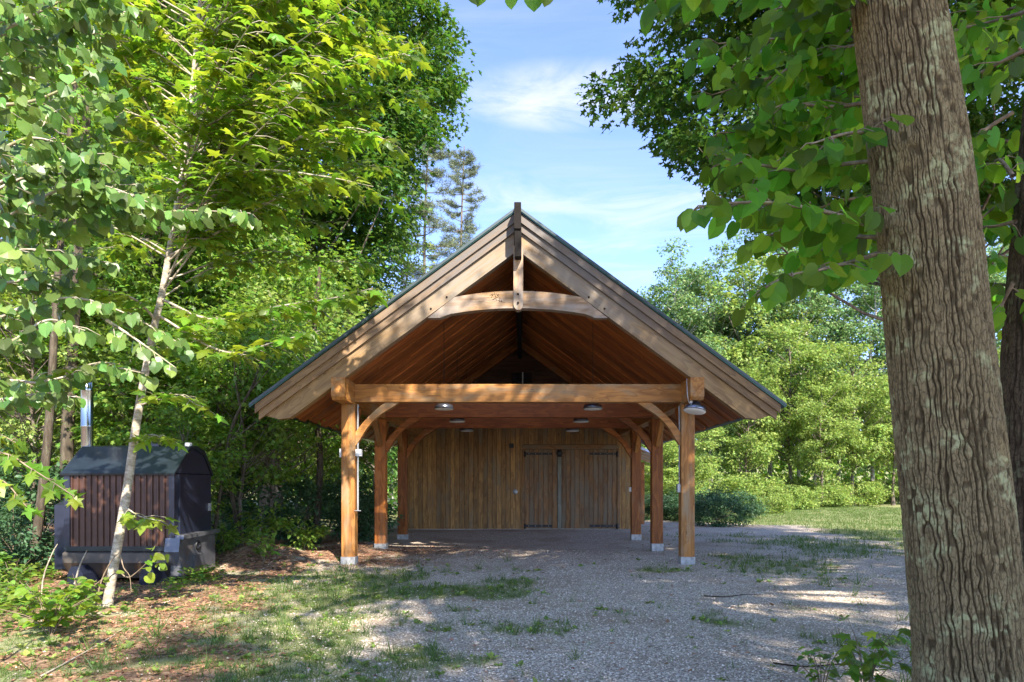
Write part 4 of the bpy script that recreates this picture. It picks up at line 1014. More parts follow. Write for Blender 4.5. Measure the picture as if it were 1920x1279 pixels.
    B = [[(-60, 480, 5.7), (40, 440, 5.8), (130, 420, 5.8), (250, 405, 5.8), (350, 395, 5.8), (470, 400, 5.7)], [(-60, 330, 5.6), (30, 300, 5.7), (80, 240, 5.8), (95, 170, 5.9)], [(-40, 150, 5.6), (60, 100, 5.7), (140, 50, 5.8), (200, 10, 5.8)],
         [(-50, 80, 5.4), (40, 40, 5.4), (120, 0, 5.4), (220, -30, 5.4)], [(-50, 200, 5.3), (60, 190, 5.3), (150, 150, 5.3), (215, 110, 5.4)], [(-50, 250, 6.2), (60, 280, 6.2), (160, 260, 6.2), (220, 230, 6.3)],
         [(-50, 440, 5.4), (60, 380, 5.4), (130, 350, 5.4), (200, 350, 5.5), (280, 380, 5.5)], [(-50, 620, 5.8), (60, 570, 5.9), (150, 560, 6.0), (240, 590, 6.1), (330, 640, 6.2)], [(-50, 540, 6.1), (80, 520, 6.2), (170, 510, 6.2)],
         [(-60, 710, 5.8), (40, 715, 5.8), (80, 716, 5.8), (200, 690, 6.0), (270, 700, 6.0)], [(-50, 640, 5.4), (20, 640, 5.4), (90, 600, 5.5), (160, 620, 5.5)], [(-40, 0, 6.3), (80, -20, 6.3), (200, -10, 6.4), (240, 40, 6.4)],
         [(-40, 350, 6.6), (80, 330, 6.8), (180, 320, 6.9), (240, 330, 7.0)], [(-50, 120, 6.2), (70, 150, 6.3), (160, 190, 6.4), (230, 180, 6.5)], [(-50, 500, 5.2), (30, 470, 5.2), (100, 470, 5.2)],
         [(-50, 760, 6.3), (60, 740, 6.3), (150, 745, 6.4)], [(200, 600, 6.1), (260, 640, 6.1), (330, 690, 6.1)], [(-30, 300, 5.1), (50, 260, 5.1), (120, 270, 5.2)]]
    r3 = np.random.default_rng(77)
    for k in range(15):
        yy = r3.uniform(-60, 520); dp = r3.uniform(5.3, 7.2); x1 = r3.uniform(110, 300); dr = r3.uniform(-90, 50)
        B.append([(-70, yy, dp), (x1 * .4, yy + dr * .6 - 15, dp), (x1, yy + dr, dp + r3.uniform(-.4, .4))])
    Ps, Ds, Ns, Ss, tws = [], [], [], [], []
    for b in B:
        P, D, N, S, tw, C = spray(rg, [at(*q) for q in b], .08, .075, (.12, .34), (.085, .135), .5, .5, .085)
        Ps.append(P); Ds.append(D); Ns.append(N); Ss.append(S); tws += tw; tws.append((C, np.linspace(.016, .004, len(C))))
    P, D, N, S = (np.concatenate(v) for v in (Ps, Ds, Ns, Ss))
    ob('branches', tube_mesh('branches', tws, M['bark_pale'], 5), t)
    place_leaves(t, P, D, N, S, T_HEART, M['leaf_pale'], 300)

    # low maple bough at the left edge
    t = thing('low_maple_sapling', 'low bough of bright maple leaves at the left edge, left of the wood furnace', 'sapling', (0, 0, 0))
    Ps, Ds, Ns, Ss, tws = [], [], [], [], []
    for b in ([(-90, 1000, 4.6), (-60, 900, 4.6), (0, 850, 4.6), (60, 880, 4.6), (115, 915, 4.6), (145, 935, 4.6)], [(-60, 900, 4.7), (-10, 820, 4.7), (30, 830, 4.7)], [(-60, 920, 4.5), (0, 900, 4.5), (50, 950, 4.5)]):
        P, D, N, S, tw, C = spray(rg, [at(*q) for q in b], .4, .09, (.06, .16), (.08, .13), .9, .1, .08)
        N = unit(N + np.array([0, -.6, 0]))
        Ps.append(P); Ds.append(D); Ns.append(N); Ss.append(S); tws += tw; tws.append((C, np.linspace(.009, .003, len(C))))
    stem = curve([(-3.9, 4.7, float(gz(-3.9, 4.7)) - .05), (-3.8, 4.7, .7), at(-60, 900, 4.6)], 10); tws.append((stem, np.linspace(.014, .009, len(stem))))
    P, D, N, S = (np.concatenate(v) for v in (Ps, Ds, Ns, Ss))
    ob('stems', tube_mesh('stems', tws, M['twig'], 5), t)
    place_leaves(t, P, D, N, S, T_MAPLE, M['leaf_maple'], 120)
    # thin trunks in the wood behind the stove
    for k, (pix, Y, r, lab) in enumerate([([(55, 1090), (75, 960), (90, 820), (98, 700), (105, 560), (120, 380), (140, 150)], 10.6, .075, 'straight grey trunk standing left of the wood furnace'),
                                      ([(120, 900), (128, 780), (138, 640), (150, 420), (170, 100)], 12.5, .12, 'mossy grey trunk behind the chimney pipe'),
                                      ([(395, 900), (430, 820), (475, 720), (500, 640)], 12.2, .035, 'thin slanting stem behind the right end of the wood furnace'),
                                      ([(455, 1020), (430, 900), (408, 800), (420, 640)], 13.5, .05, 'slim dark stem leaning behind the litter mound'),
                                      ([(590, 1010), (600, 860), (585, 700), (600, 500)], 15.5, .09, 'dark trunk in the shade left of the carport posts')]):
        tr = np.array([at(a, b, Y) for a, b in pix]); tr[0, 2] = gz(tr[0, 0], tr[0, 1]) - .1
        t = thing('slim_tree', lab, 'tree', (0, 0, 0)); C = curve(tr, 24)
        ob('trunk', tube_mesh('trunk', [(C, np.linspace(r, r * .5, len(C)))], M['bark_slim'], 8), t)
        cl = C[-6:] + rg.normal(0, .5, (6, 3)); idx = np.repeat(np.arange(6), 220)
        off = rg.normal(0, 1, (len(idx), 3)) * [.55, .55, .3]; P = cl[idx] + off; n = len(P)
        ob('branches', tube_mesh('branches', limbs(rg, C, cl, .03, 1), M['bark_grey'], 4), t)
        ob('crown', leaves_mesh('crown', P, unit(off + [0, 0, -.3]), unit(rg.normal(0, .5, (n, 3)) + [0, -.2, 1]), rg.uniform(.08, .14, n), T_STAR, M['leaf_mid']), t)
build_left_trees()

# ------------------------------------------------------------------ background trees, left
def build_left_wood():
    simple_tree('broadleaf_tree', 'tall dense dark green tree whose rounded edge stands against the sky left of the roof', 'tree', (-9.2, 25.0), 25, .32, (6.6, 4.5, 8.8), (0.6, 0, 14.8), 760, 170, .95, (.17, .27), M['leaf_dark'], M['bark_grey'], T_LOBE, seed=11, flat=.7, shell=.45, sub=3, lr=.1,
                cut=lambda p: (VX + F * p[0] / p[1]) < np.interp(VY - F * (p[2] - EYE) / p[1], [0, 80, 200, 260, 330, 400, 520, 640], [815, 845, 850, 800, 770, 750, 715, 690]))
    simple_tree('broadleaf_tree', 'tall mid green tree at the far left behind the pale-leaved boughs', 'tree', (-13.5, 17.0), 19, .22, (4.6, 3.5, 7.5), (0, 0, 10.5), 340, 150, .85, (.15, .22), M['leaf_mid'], M['bark_grey'], T_LOBE, seed=12, flat=.6, shell=.4, sub=3)
    simple_tree('broadleaf_tree', 'mid green tree directly behind the young maple', 'tree', (-8.4, 15.6), 17, .18, (3.3, 2.6, 6.6), (0, 0, 9.4), 320, 150, .8, (.13, .2), M['leaf_mid'], M['bark_grey'], T_LOBE, seed=13, flat=.55, shell=.35, sub=3)
    # understory maples: unique crowns, then copies
    A = simple_tree('understory_maple', 'light green bushy maple above the wood furnace roof', 'tree', (-5.6, 13.6), 5.2, .05, (1.6, 1.3, 1.9), (0, 0, 3.3), 70, 75, .5, (.10, .15), M['leaf_mid'], M['bark_grey'], T_STAR, seed=14, flat=.4, shell=.3, sub=1, lr=.02, tilt=.4)
    Bt = simple_tree('understory_maple', 'pale green bushy maple touching the left eave of the roof', 'tree', (-5.4, 14.8), 5.6, .05, (1.7, 1.5, 2.0), (0, 0, 3.9), 80, 80, .48, (.08, .12), M['leaf_bush'], M['bark_grey'], T_STAR, seed=15, flat=.45, shell=.3, sub=1, lr=.02, tilt=.45)
    spots = [(A, -7.6, 13.4, 'light green maple behind the chimney pipe', 1.5, 1.0), (Bt, -9.3, 13.0, 'bushy maple left of the chimney pipe', .4, 1.0), (A, -5.5, 17.5, 'bushy maple in the shade behind the left posts', 2.7, 1.0),
             (Bt, -6.6, 18.5, 'taller bushy maple behind the left eave', 3.6, 1.35), (A, -10.6, 15.0, 'bushy maple at the left edge of the wood', 4.2, 1.3), (Bt, -8.2, 19.5, 'second row maple behind the wood furnace', 5.2, 1.5),
             (A, -11.8, 19.5, 'second row maple at the far left', .9, 1.6), (Bt, -4.9, 22.5, 'bushy maple seen between the left posts', 2.2, 1.3), (A, -5.9, 11.95, 'low maple just behind the wood furnace', 5.6, .62)]
    for s, x, y, lab, rz, sc in spots: copy_tree(s, (x, y), lab, 'understory maples left of the carport', rz, sc)
    A['group'] = Bt['group'] = 'understory maples left of the carport'
    # low shaded undergrowth shrubs
    S1 = simple_tree('shrub', 'low shrub with drooping leaves right of the wood furnace, on the litter mound', 'shrub', (-4.85, 12.7), .9, .012, (.5, .4, .32), (0, 0, .55), 16, 26, .2, (.08, .13), M['leaf_mid'], M['twig'], T_OVAL, seed=16, flat=.5, shell=.2, sub=1, lr=.008, tilt=.4)
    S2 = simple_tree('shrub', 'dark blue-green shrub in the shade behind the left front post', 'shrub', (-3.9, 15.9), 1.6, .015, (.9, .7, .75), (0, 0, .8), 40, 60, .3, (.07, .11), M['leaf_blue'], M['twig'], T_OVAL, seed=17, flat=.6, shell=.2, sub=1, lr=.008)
    for s, x, y, lab, rz, sc in [(S1, -4.15, 13.0, 'small shrub at the foot of the shaded undergrowth', 1, .8), (S1, -5.3, 12.1, 'small leafy shrub close to the furnace end', 2, .7), (S2, -5.0, 15.4, 'dark shrub between the litter mound and the carport', 2, 1.1),
                             (S2, -6.3, 14.4, 'dark shrub behind the wood furnace end', 3, 1.2), (S2, -8.6, 12.2, 'dark shrub left behind the wood furnace', 4, 1.2), (S2, -7.9, 10.6, 'shrub left of the wood furnace base', 5, .8),
                             (S2, -5.1, 20.5, 'shrub behind the left posts beside the board wall', 5, 1.3), (S2, -10.4, 12.6, 'dark shrub at the left edge of the wood', .5, 1.5), (S1, -7.6, 9.3, 'low leafy shrub in front of the straight grey trunk', .5, .9)]:
        copy_tree(s, (x, y), lab, 'shrubs at the wood edge', rz, sc)
    S1['group'] = S2['group'] = 'shrubs at the wood edge'
build_left_wood()

# ------------------------------------------------------------------ pines and the treeline
def pine(base, H, seed, label, lean=0, sparse=1.0, spread=2.6, name='pine_tree'):
    rg = np.random.default_rng(seed); b0 = np.array([base[0], base[1], float(gz(*base)) - .1])
    t = thing(name, label, 'tree', tuple(b0), 'thin pines beyond the roof')
    zz = np.linspace(0, 1, 12); tr = np.stack([lean * zz + .12 * np.sin(zz * 7), 0 * zz, zz * H], 1)
    ob('trunk', tube_mesh('trunk', [(tr, .17 * (1 - .9 * zz) + .01)], M['bark_grey'], 7), t)
    pol, tuft = [], []
    z = H * .42
    while z < H * .985:
        f = (z / H - .42) / .58; n = rg.integers(3, 6)
        for k in range(n):
            if rg.random() > sparse * .9: continue
            a = rg.uniform(0, 6.28); L = spread * (1 - f) ** .5 * rg.uniform(.3, 1.1) + .25
            s = np.array([np.interp(z, tr[:, 2], tr[:, 0]), 0, z]); d = np.array([math.cos(a), math.sin(a), rg.uniform(-.05, .3)])
            e = s + d * L + [0, 0, .1 * L]; C = curve([s, s + d * L * .5 - [0, 0, .07 * L], e], 6); pol.append((C, np.linspace(.03, .008, len(C))))
            m = int(10 * L) + 4
            for q in range(m):
                u = rg.uniform(.3, 1.02); c = s + (e - s) * u - [0, 0, .28 * L * u * (1 - u)]
                tuft.append(c + np.array([-d[1], d[0], 0]) * rg.normal(0, .17 * L * u) + [0, 0, rg.normal(0, .06)])
        z += rg.uniform(.3, .75) * (1.15 - .5 * f)
    tuft = np.array(tuft); tuft = tuft[rg.random(len(tuft)) < .95]; idx = np.repeat(np.arange(len(tuft)), 20); n = len(idx)
    D = unit(rg.normal(0, 1, (n, 3)) * [1, 1, .55] + [0, 0, .25])
    ob('branches', tube_mesh('branches', pol, M['bark_grey'], 4), t)
    ob('crown', leaves_mesh('crown', tuft[idx] + rg.normal(0, .05, (n, 3)), D, unit(rg.normal(0, 1, (n, 3))), rg.uniform(.17, .3, n), (T_NEEDLE[0] * [2.2, 1, 1], T_NEEDLE[1]), M['needle']), t)

def build_far():
    pine(at(868, 909, 40)[:2], at(868, 272, 40)[2], 31, 'thin sparse pine with a rounded top just left of the roof peak', spread=2.3)
    pine(at(800, 909, 36)[:2], at(805, 250, 36)[2], 32, 'sparse pine half hidden behind the dense dark green tree', spread=3.2)
    simple_tree('broadleaf_tree', 'small light green tree in the gap between the dense tree and the pine', 'tree', at(765, 909, 30)[:2], 13.0, .10, (1.7, 1.6, 2.6), (0, 0, 10.0), 46, 80, .6, (.12, .18), M['leaf_bush'], M['bark_grey'], T_LEAF2, seed=33, flat=.6, shell=.3, sub=1, lr=.035)
    g = 'trees of the far treeline'
    protos = []
    for k, (h, cr, lf, ncl) in enumerate([(14, (2.6, 2.4, 5.4), 'leaf_far', 150), (12, (2.9, 2.6, 4.6), 'leaf_far', 150), (9, (2.6, 2.4, 3.6), 'leaf_bush', 120), (13, (2.0, 2.0, 5.6), 'leaf_far', 120)]):
        protos.append((k, h, cr, lf, ncl))
    labs = ['topmost pointed pale tree just right of the roof slope', 'slim pale tree beside the pointed one', 'rounded pale tree below the hanging round leaves', 'lighter yellow-green tree low beside the right eave']
    px0 = [(1268, 488, 50), (1332, 478, 53), (1405, 500, 52), (1330, 640, 44)]
    made = []
    for (k, h, cr, lf, ncl), (px, py, Y), lab in zip(protos, px0, labs):
        top = at(px, py, Y)[2]; sc = top / h
        T = simple_tree('treeline_tree', lab, 'tree', at(px, 909, Y)[:2], h, .12, cr, (0, 0, h - cr[2] * .98), int(ncl * .85), 130, .70, (.14, .24), M[lf], M['bark_white'] if k != 2 else M['bark_grey'], T_LOBE, g, seed=40 + k, flat=.5, shell=.45, sub=2, lr=.04, tilt=.55, trunk_top=.97)
        T.scale = (sc * .9, sc * .9, sc); made.append((T, h))
    more = [(1440, 400, 54.0, 3, 'tall thin tree rising behind the hanging leaves'), (1500, 470, 50.0, 0, 'broad pale tree left of the massive trunk'), (1575, 500, 52.0, 1, 'pale tree second left of the massive trunk'), (1640, 480, 49.0, 3, 'slim white-stemmed tree next to the massive trunk'),
            (1700, 470, 52.0, 0, 'treeline tree hidden partly by the massive trunk'), (1850, 470, 50.0, 1, 'pale tree seen between the two right-hand trunks'), (1905, 430, 54.0, 0, 'treeline tree at the right edge'), (1480, 600, 45.0, 2, 'low bright tree at the front of the treeline'),
            (1400, 690, 43.0, 2, 'low bright tree beyond the right eave'), (1600, 650, 44.0, 2, 'round bright maple at the back of the lawn'), (1675, 700, 45.0, 2, 'low maple beside the massive trunk behind the lawn'), (1540, 720, 42.0, 2, 'leafy maple above the brambles'),
            (1250, 560, 54.0, 1, 'pale tree whose top just clears the roof slope'), (1290, 760, 35.0, 2, 'low leafy tree seen beside the right front post'), (1225, 790, 33.5, 2, 'low leafy tree seen between the right posts'), (1870, 650, 43.0, 2, 'low bright tree between the two right-hand trunks'), (1210, 720, 51.0, 1, 'pale tree behind the right posts'),
            (1345, 560, 57.0, 0, 'rearmost tree between the pointed and the slim pale tree'), (1530, 530, 57.0, 3, 'rearmost white-stemmed tree above the lawn')]
    for j, (px, py, Y, k, lab) in enumerate(more):
        T, h = made[k]; top = at(px, py, Y)[2]; sc = top / h
        copy_tree(T, at(px, 909, Y)[:2], lab, g, 1.3 * j, sc * (.9 if sc > .8 else 1.15), sc)
    # left far wood behind everything
    for j, (px, py, Y, k, lab) in enumerate([(700, 560, 34, 0, 'tall tree glimpsed behind the dense dark green tree'), (560, 420, 32, 1, 'tree glimpsed above the bushy maples'), (380, 420, 33, 0, 'distant tree behind the young maple trunk'), (200, 400, 31, 1, 'distant tree behind the chimney pipe'),
                                             (60, 420, 30, 0, 'distant tree at the far left'), (640, 700, 27, 2, 'low tree beyond the left eave'), (735, 620, 36, 1, 'tree rising behind the left roof slope'), (450, 640, 25, 2, 'low tree far behind the wood furnace'), (300, 660, 25, 2, 'low tree beyond the furnace roof'), (120, 640, 24, 2, 'low tree beyond the straight grey trunk')]):
        T, h = made[k]; top = at(px, py, Y)[2]; sc = top / h
        o = copy_tree(T, at(px, 909, Y)[:2], lab, 'trees deep in the left wood', 1.7 * j + .4, sc, sc)
    # brambles at the lawn edge
    rg = np.random.default_rng(60)
    b1 = simple_tree('bramble_bush', 'rounded bright bramble bush at the right end of the row by the lawn', 'bush', at(1595, 909, 44)[:2], 2.1, .015, (2.0, 1.5, 1.0), (0, 0, .95), 85, 90, .42, (.10, .17), M['leaf_bush'], M['twig'], T_LEAF2, 'bramble bushes along the lawn', seed=61, flat=.6, shell=.3, sub=2, lr=.01)
    b2 = simple_tree('bramble_bush', 'dark green bush in shade just right of the right front post', 'bush', at(1345, 909, 23)[:2], 1.3, .015, (1.1, .9, .65), (0, 0, .62), 60, 90, .3, (.07, .11), M['leaf_blue'], M['twig'], T_LEAF2, 'bramble bushes along the lawn', seed=62, flat=.6, shell=.3, sub=2, lr=.01)
    for j, (px, Y, p, lab, sc) in enumerate([(1430, 33, b1, 'bright bush next to the dark shaded one', .62), (1485, 38, b1, 'bright bush in the middle of the bramble row', .8), (1540, 42, b1, 'low bramble beside the rounded bright one', .85), (1690, 48, b1, 'leafy bush beside the massive trunk at the lawn edge', 1.1), (1385, 28, b2, 'dark bush at the border of shade and sun', .9),
                                          (1305, 26, b2, 'dark bush behind the right front post', .95), (1255, 27, b2, 'dark bush between the first and second right posts', .9), (1212, 27, b2, 'dark bush beside the rear right post', .85), (1465, 46, b1, 'bramble at the foot of the treeline', 1.2), (1400, 42, b1, 'bramble behind the shaded bushes', 1.2), (1330, 40, b1, 'bramble deep behind the right front post', 1.2), (1250, 40, b1, 'bramble deep behind the right posts', 1.2), (1870, 46, b1, 'bramble seen between the two right-hand trunks', 1.1), (1640, 50, b1, 'bramble at the back of the lawn near the massive trunk', 1.0)]):
        copy_tree(p, at(px, 909, Y)[:2], lab, 'bramble bushes along the lawn', j * .9, sc * 1.1, sc)
    # far woodland mass
    n = 80000; x = rg.uniform(-85, 85, n); y = rg.uniform(68, 84, n); hh = 12 + 4 * fbm(VN2, x * .08 + 40, y * 0, 3); z = rg.random(n) ** .9 * hh
    P = np.stack([x, y, z], 1); ob('far_woods', leaves_mesh('far_woods', P, unit(rg.normal(0, 1, (n, 3))), unit(rg.normal(0, .6, (n, 3)) + [0, -.3, .9]), rg.uniform(.45, .95, n), T_LEAF2, M['leaf_mid']), kind='stuff', label='far-off wood closing the view behind all trees')
    n = 26000; x = rg.uniform(-30, -5.2, n); y = rg.uniform(27, 36, n); z = rg.random(n) * 7
    P = np.stack([x, y, z], 1); ob('undergrowth', leaves_mesh('undergrowth', P, unit(rg.normal(0, 1, (n, 3))), unit(rg.normal(0, .6, (n, 3)) + [0, -.3, .9]), rg.uniform(.18, .4, n), T_LEAF2, M['leaf_dark']), kind='stuff', label='dense dark undergrowth deep in the left wood')
build_far()

# ------------------------------------------------------------------ ground cover
def build_cover():
    rg = np.random.default_rng(77)
    # stones
    n = 85000
    y = 3.6 + 11 * rg.random(n) ** 1.3; x = rg.uniform(-1, 1, n) * (1.0 + y * .72) + .4; x = np.clip(x, -4.2, 9)
    g, l, s, off = masks(x, y); keep = (rg.random(n) > np.clip(off + l * .8 + g * .8, 0, 1) * .97); x, y = x[keep], y[keep]; n = len(x)
    s_ = rg.uniform(.004, .012, n) * (1 + (rg.random(n) > .985) * .4); base = np.array([(1, 0, 0), (0, 1, 0), (-1, 0, 0), (0, -1, 0), (0, 0, .7), (0, 0, -.7)], float); tri = np.array([(0, 1, 4), (1, 2, 4), (2, 3, 4), (3, 0, 4)])
    a = rg.uniform(0, 6.28, n); ca, sa = np.cos(a), np.sin(a); jit = rg.uniform(.6, 1.4, (n, 6, 3)); B = base[None] * jit
    V = np.stack([B[..., 0] * ca[:, None] - B[..., 1] * sa[:, None], B[..., 0] * sa[:, None] + B[..., 1] * ca[:, None], B[..., 2]], -1) * s_[:, None, None]
    V += np.stack([x, y, gz(x, y) + s_ * .25], 1)[:, None]
    m, b, p, out = new_mat('pebble'); at_ = b.new('ShaderNodeAttribute', attribute_name='rnd')
    b.link(b.cramp(at_.outputs['Fac'], [(0, (.22, .165, .115)), (.4, (.52, .425, .325)), (.8, (.67, .565, .45)), (1, (.78, .69, .57))]), p.inputs['Base Color']); p.inputs['Roughness'].default_value = .8
    Fc = (tri[None] + (np.arange(n) * 6)[:, None, None]).reshape(-1, 3)
    ob('gravel', fast_mesh('gravel', V.reshape(-1, 3), Fc, m, False, np.repeat(rg.random(n), 4)), kind='stuff', label='loose pale gravel on the drive')
    # grass: tufts of blades
    def blades(name, xt, yt, per, hgt, spread, lab, mat=M['grass'], wide=1.0):
        idx = np.repeat(np.arange(len(xt)), per); k = len(idx)
        x = xt[idx] + rg.normal(0, spread, k); y = yt[idx] + rg.normal(0, spread, k)
        P = np.stack([x, y, gz(x, y) - .004], 1); D = unit(np.stack([rg.normal(0, .45, k), rg.normal(0, .45, k), np.ones(k)], 1)); N = unit(rg.normal(0, 1, (k, 3)) * [1, 1, .3])
        S = rg.uniform(.4, 1.15, k) * hgt * rg.uniform(.6, 1.4, len(xt))[idx]
        ob(name, leaves_mesh(name, P, D, N, S, (T_BLADE[0] * [wide, 1, 1], T_BLADE[1]), mat), kind='stuff', label=lab)
    n = 42000; y = 3.8 + 11 * rg.random(n) ** 1.2; x = rg.uniform(-1, 1, n) * (1 + .78 * y)
    g, l, s, off = masks(x, y); k = rg.random(n) < g ** 1.5 * .75 + .012; x, y = x[k], y[k]
    blades('grass', x, y, 8, .065, .03, 'short grass growing through the gravel', wide=1.1)
    n = 34000; y = 13 + 30 * rg.random(n) ** 1.3; x = rg.uniform(2.8, 22, n); g, l, s, off = masks(x, y); k = rg.random(n) < g * .8; blades('lawn_grass', x[k], y[k], 7, .10, .09, 'lawn grass beyond the gravel', wide=1.8)
    n = 1000; y = 4.5 + 8.5 * rg.random(n); x = rg.uniform(-3.8, 5.5, n); g, l, s, off = masks(x, y); k = rg.random(n) < g + .05
    blades('long_grass', x[k], y[k], 16, .16, .025, 'taller grass tufts scattered on the drive', wide=.7)
    # broad weeds
    n = 5200; y = 3.9 + 9 * rg.random(n); x = rg.uniform(-5.5, 5, n); g, l, s, off = masks(x, y); k = rg.random(n) < g * .62 + .02 + .25 * l * (x < -2.5) * (y < 9); x, y = x[k], y[k]
    idx = np.repeat(np.arange(len(x)), 7); m_ = len(idx); a = rg.uniform(0, 6.28, m_); D = unit(np.stack([np.cos(a), np.sin(a), rg.uniform(.1, 1.1, m_)], 1))
    P = np.stack([x[idx], y[idx], gz(x[idx], y[idx])], 1) + D * .01; N = unit(np.array([0, 0, 1.]) + rg.normal(0, .25, (m_, 3)))
    ob('weeds', leaves_mesh('weeds', P, D, N, (.02 + .04 * rg.random(len(x)) ** 2)[idx] * rg.uniform(.7, 1.3, m_), (T_OVAL[0] * [1.2, 1, 1], T_OVAL[1]), M['leaf_bush']), kind='stuff', label='small broad-leaved weeds in the grass')
    # leaf litter
    n = 64000; y = 4 + 13 * rg.random(n); x = rg.uniform(-11, 6.0, n); g, l, s, off = masks(x, y); k = rg.random(n) < l * .95 + .022; x, y = x[k], y[k]; n = len(x)
    P = np.stack([x, y, gz(x, y) + .008], 1); a = rg.uniform(0, 6.28, n); D = unit(np.stack([np.cos(a), np.sin(a), rg.normal(0, .25, n)], 1)); N = unit(rg.normal(0, .4, (n, 3)) + [0, 0, 1])
    ob('leaf_litter', leaves_mesh('leaf_litter', P, D, N, rg.uniform(.025, .07, n), T_LEAF2, M['litter']), kind='stuff', label='dry red-brown fallen leaves under the trees')
    # low green ground plants at left
    n = 1500; y = 6.5 + 5.5 * rg.random(n); x = rg.uniform(-8.5, -4.3, n); k = (fbm(VN3, x * .8, y * .8, 3) > .5) & ~((x > -6.9) & (x < -4.95) & (y > 9.1)); x, y = x[k], y[k]
    idx = np.repeat(np.arange(len(x)), 8); m_ = len(idx); a = rg.uniform(0, 6.28, m_); D = unit(np.stack([np.cos(a), np.sin(a), rg.uniform(-.1, .5, m_)], 1))
    P = np.stack([x[idx], y[idx], gz(x[idx], y[idx]) + rg.uniform(.02, .2, m_)], 1) + D * .02; N = unit(np.array([0, 0, 1.]) + rg.normal(0, .3, (m_, 3)))
    ob('ground_plants', leaves_mesh('ground_plants', P, D, N, rg.uniform(.05, .1, m_), T_OVAL, M['leaf_mid']), kind='stuff', label='low green plants around the foot of the young maple')

    # leafy clumps as individual plants
    def plant(px, py, Y, lab, nst, h, leaf, mat, T=T_HEART, spreadr=.3, nleaf=9, no=300, name='leafy_plant'):
        p0 = at(px, py, Y); x0, y0 = p0[0], p0[1]; z0 = float(gz(x0, y0))
        t = thing(name, lab, 'plant', (x0, y0, z0)); pol, P, D, N = [], [], [], []
        for q in range(nst):
            a = rg.uniform(0, 6.28); e = np.array([math.cos(a) * spreadr * rg.uniform(.3, 1), math.sin(a) * spreadr * rg.uniform(.3, 1), h * rg.uniform(.5, 1)])
            C = curve([(0, 0, -.03), e * [.35, .35, .6], e], 8); pol.append((C, np.linspace(.006, .002, len(C))))
            for w in range(nleaf):
                u = rg.uniform(.35, 1.0); c = C[min(len(C) - 1, int(u * len(C)))]; b = rg.uniform(0, 6.28)
                d = np.array([math.cos(b), math.sin(b), rg.uniform(-.6, .15)]); P.append(c + d * .03); D.append(d); N.append(np.array([0, 0, 1]) + rg.normal(0, .3, 3) + np.array([0, -.35, 0]))
        ob('stems', tube_mesh('stems', pol, M['twig'], 4), t); P, D, N = np.array(P), unit(np.array(D)), unit(np.array(N))
        S = rg.uniform(leaf * .65, leaf * 1.25, len(P))
        place_leaves(t, P + [x0, y0, z0], D, N, S, T, mat, no, (x0, y0, z0))
    plant(95, 1195, 6.3, 'bushy clump of broad green leaves on the litter at the bottom left', 17, .5, .085, M['leaf_maple'], T_HEART, .42, 9)
    plant(150, 1130, 7.3, 'leafy plant left of the young maple foot', 12, .45, .085, M['leaf_mid'], T_HEART, .38, 9, 60)
    plant(55, 1140, 7.0, 'darker leafy plant at the left edge behind the bright clump', 10, .4, .085, M['leaf_mid'], T_HEART, .35, 9, 50)
    plant(20, 1060, 9.0, 'low leafy plant left of the furnace legs', 9, .5, .1, M['leaf_mid'], T_OVAL, .4, 9, 30)
    plant(1625, 1300, 4.35, 'seedling with broad lobed leaves in front of the massive trunk', 9, .55, .10, M['leaf_maple'], T_MAPLE, .3, 7)
    plant(1540, 1300, 4.5, 'thin seedling with pale leaves left of the broad-leaved one', 7, .42, .06, M['leaf_mid'], T_OVAL, .22, 9)
    plant(1735, 1300, 4.2, 'seedling tucked against the left side of the massive trunk', 6, .5, .075, M['leaf_mid'], T_MAPLE, .16, 6)
    plant(1880, 1400, 3.1, 'bright seedling in front of the massive trunk foot', 7, .55, .055, M['leaf_maple'], T_MAPLE, .3, 7)
    plant(495, 1030, 11.4, 'bright leafy plant on the litter mound left of the carport', 9, .55, .13, M['leaf_mid'], T_OVAL, .35, 9, 60)
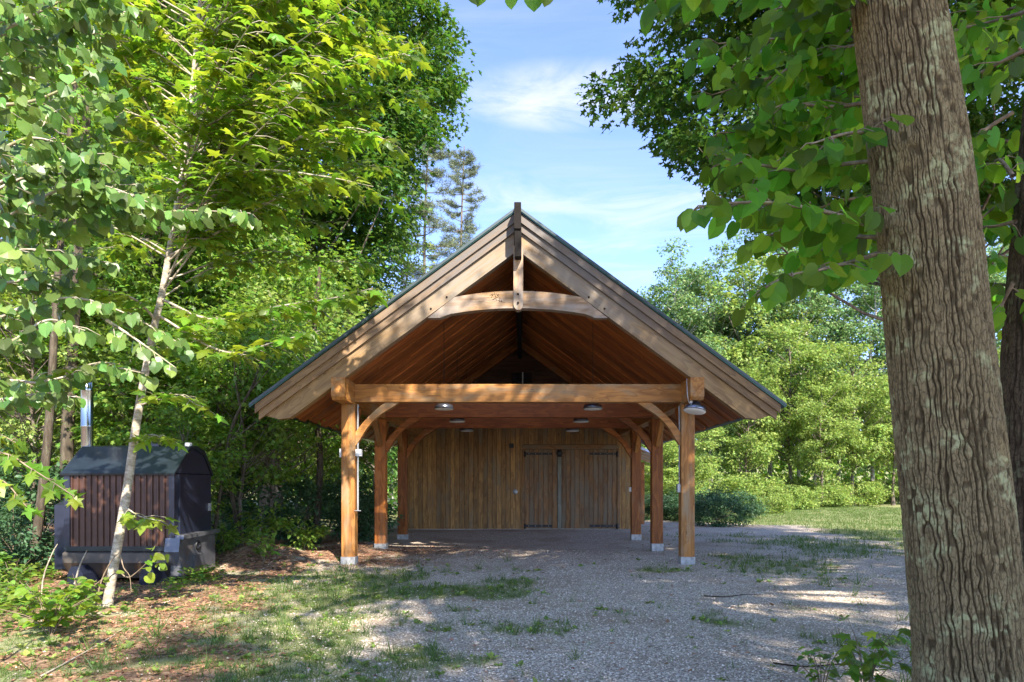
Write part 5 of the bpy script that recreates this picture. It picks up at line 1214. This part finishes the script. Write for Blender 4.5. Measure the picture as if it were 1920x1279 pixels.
    # hanging leaves at the very top
    t = thing('hanging_twig', 'twig with a few dark leaves hanging into the sky at the top', 'twig', (0, 0, 0))
    C = curve([at(860, -45, 3.4), at(920, -25, 3.4), at(985, -15, 3.4), at(1040, -30, 3.4)], 12)
    ob('stem', tube_mesh('stem', [(C, .004)], M['twig'], 5), t)
    P = np.array([at(a, b, 3.4) for a, b in ((885, -22), (912, -18), (960, -14), (975, -16), (1000, -14), (1025, -20))]); n = len(P)
    place_leaves(t, P, unit(rg.normal(0, .3, (n, 3)) + [.1, 0, -1]), unit(rg.normal(0, .5, (n, 3)) + [0, -1, .2]), np.full(n, .085), T_HEART, M['leaf_bass'], 20)
    # sticks standing and lying
    for k, (pp, Y, r, lab) in enumerate([([(78, 1165), (80, 1090), (97, 1040), (108, 1020)], 6.6, .009, 'forked bare stick standing in the bright leafy clump'), ([(140, 1095), (150, 1060), (163, 1032)], 8.0, .012, 'bare grey stick leaning before the left furnace leg'),
                                      ([(75, 1274), (130, 1245), (200, 1205), (235, 1180)], 5.6, .008, 'thin fallen twig on the sandy ground at the bottom left')]):
        pts = [at(a, b, Y) for a, b in pp]
        if k == 2:
            pts = []
            for a, b in pp: yy = F * EYE / (b - VY); pts.append(np.array([(a - VX) / F * yy, yy, float(gz((a - VX) / F * yy, yy)) + .012]))
        C = curve(pts, 10); ob('stick', tube_mesh('stick', [(C, np.linspace(r, r * .4, len(C)))], M['bark_pale'], 6), label=lab, category='stick')
    for k, (pp, lab) in enumerate([([(1320, 1120), (1360, 1122), (1400, 1117), (1430, 1119)], 'thin dark twig on the gravel right of the right front post'), ([(1450, 1245), (1510, 1252), (1590, 1246), (1640, 1250)], 'long dark twig on the gravel before the massive trunk')]):
        pts = []
        for a, b in pp: yy = F * EYE / (b - VY); xx = (a - VX) / F * yy; pts.append(np.array([xx, yy, float(gz(xx, yy)) + .012]))
        C = curve(pts, 10); ob('stick', tube_mesh('stick', [(C, np.linspace(.007, .003, len(C)))], M['bark_dark'], 6), label=lab, category='stick')
build_cover()
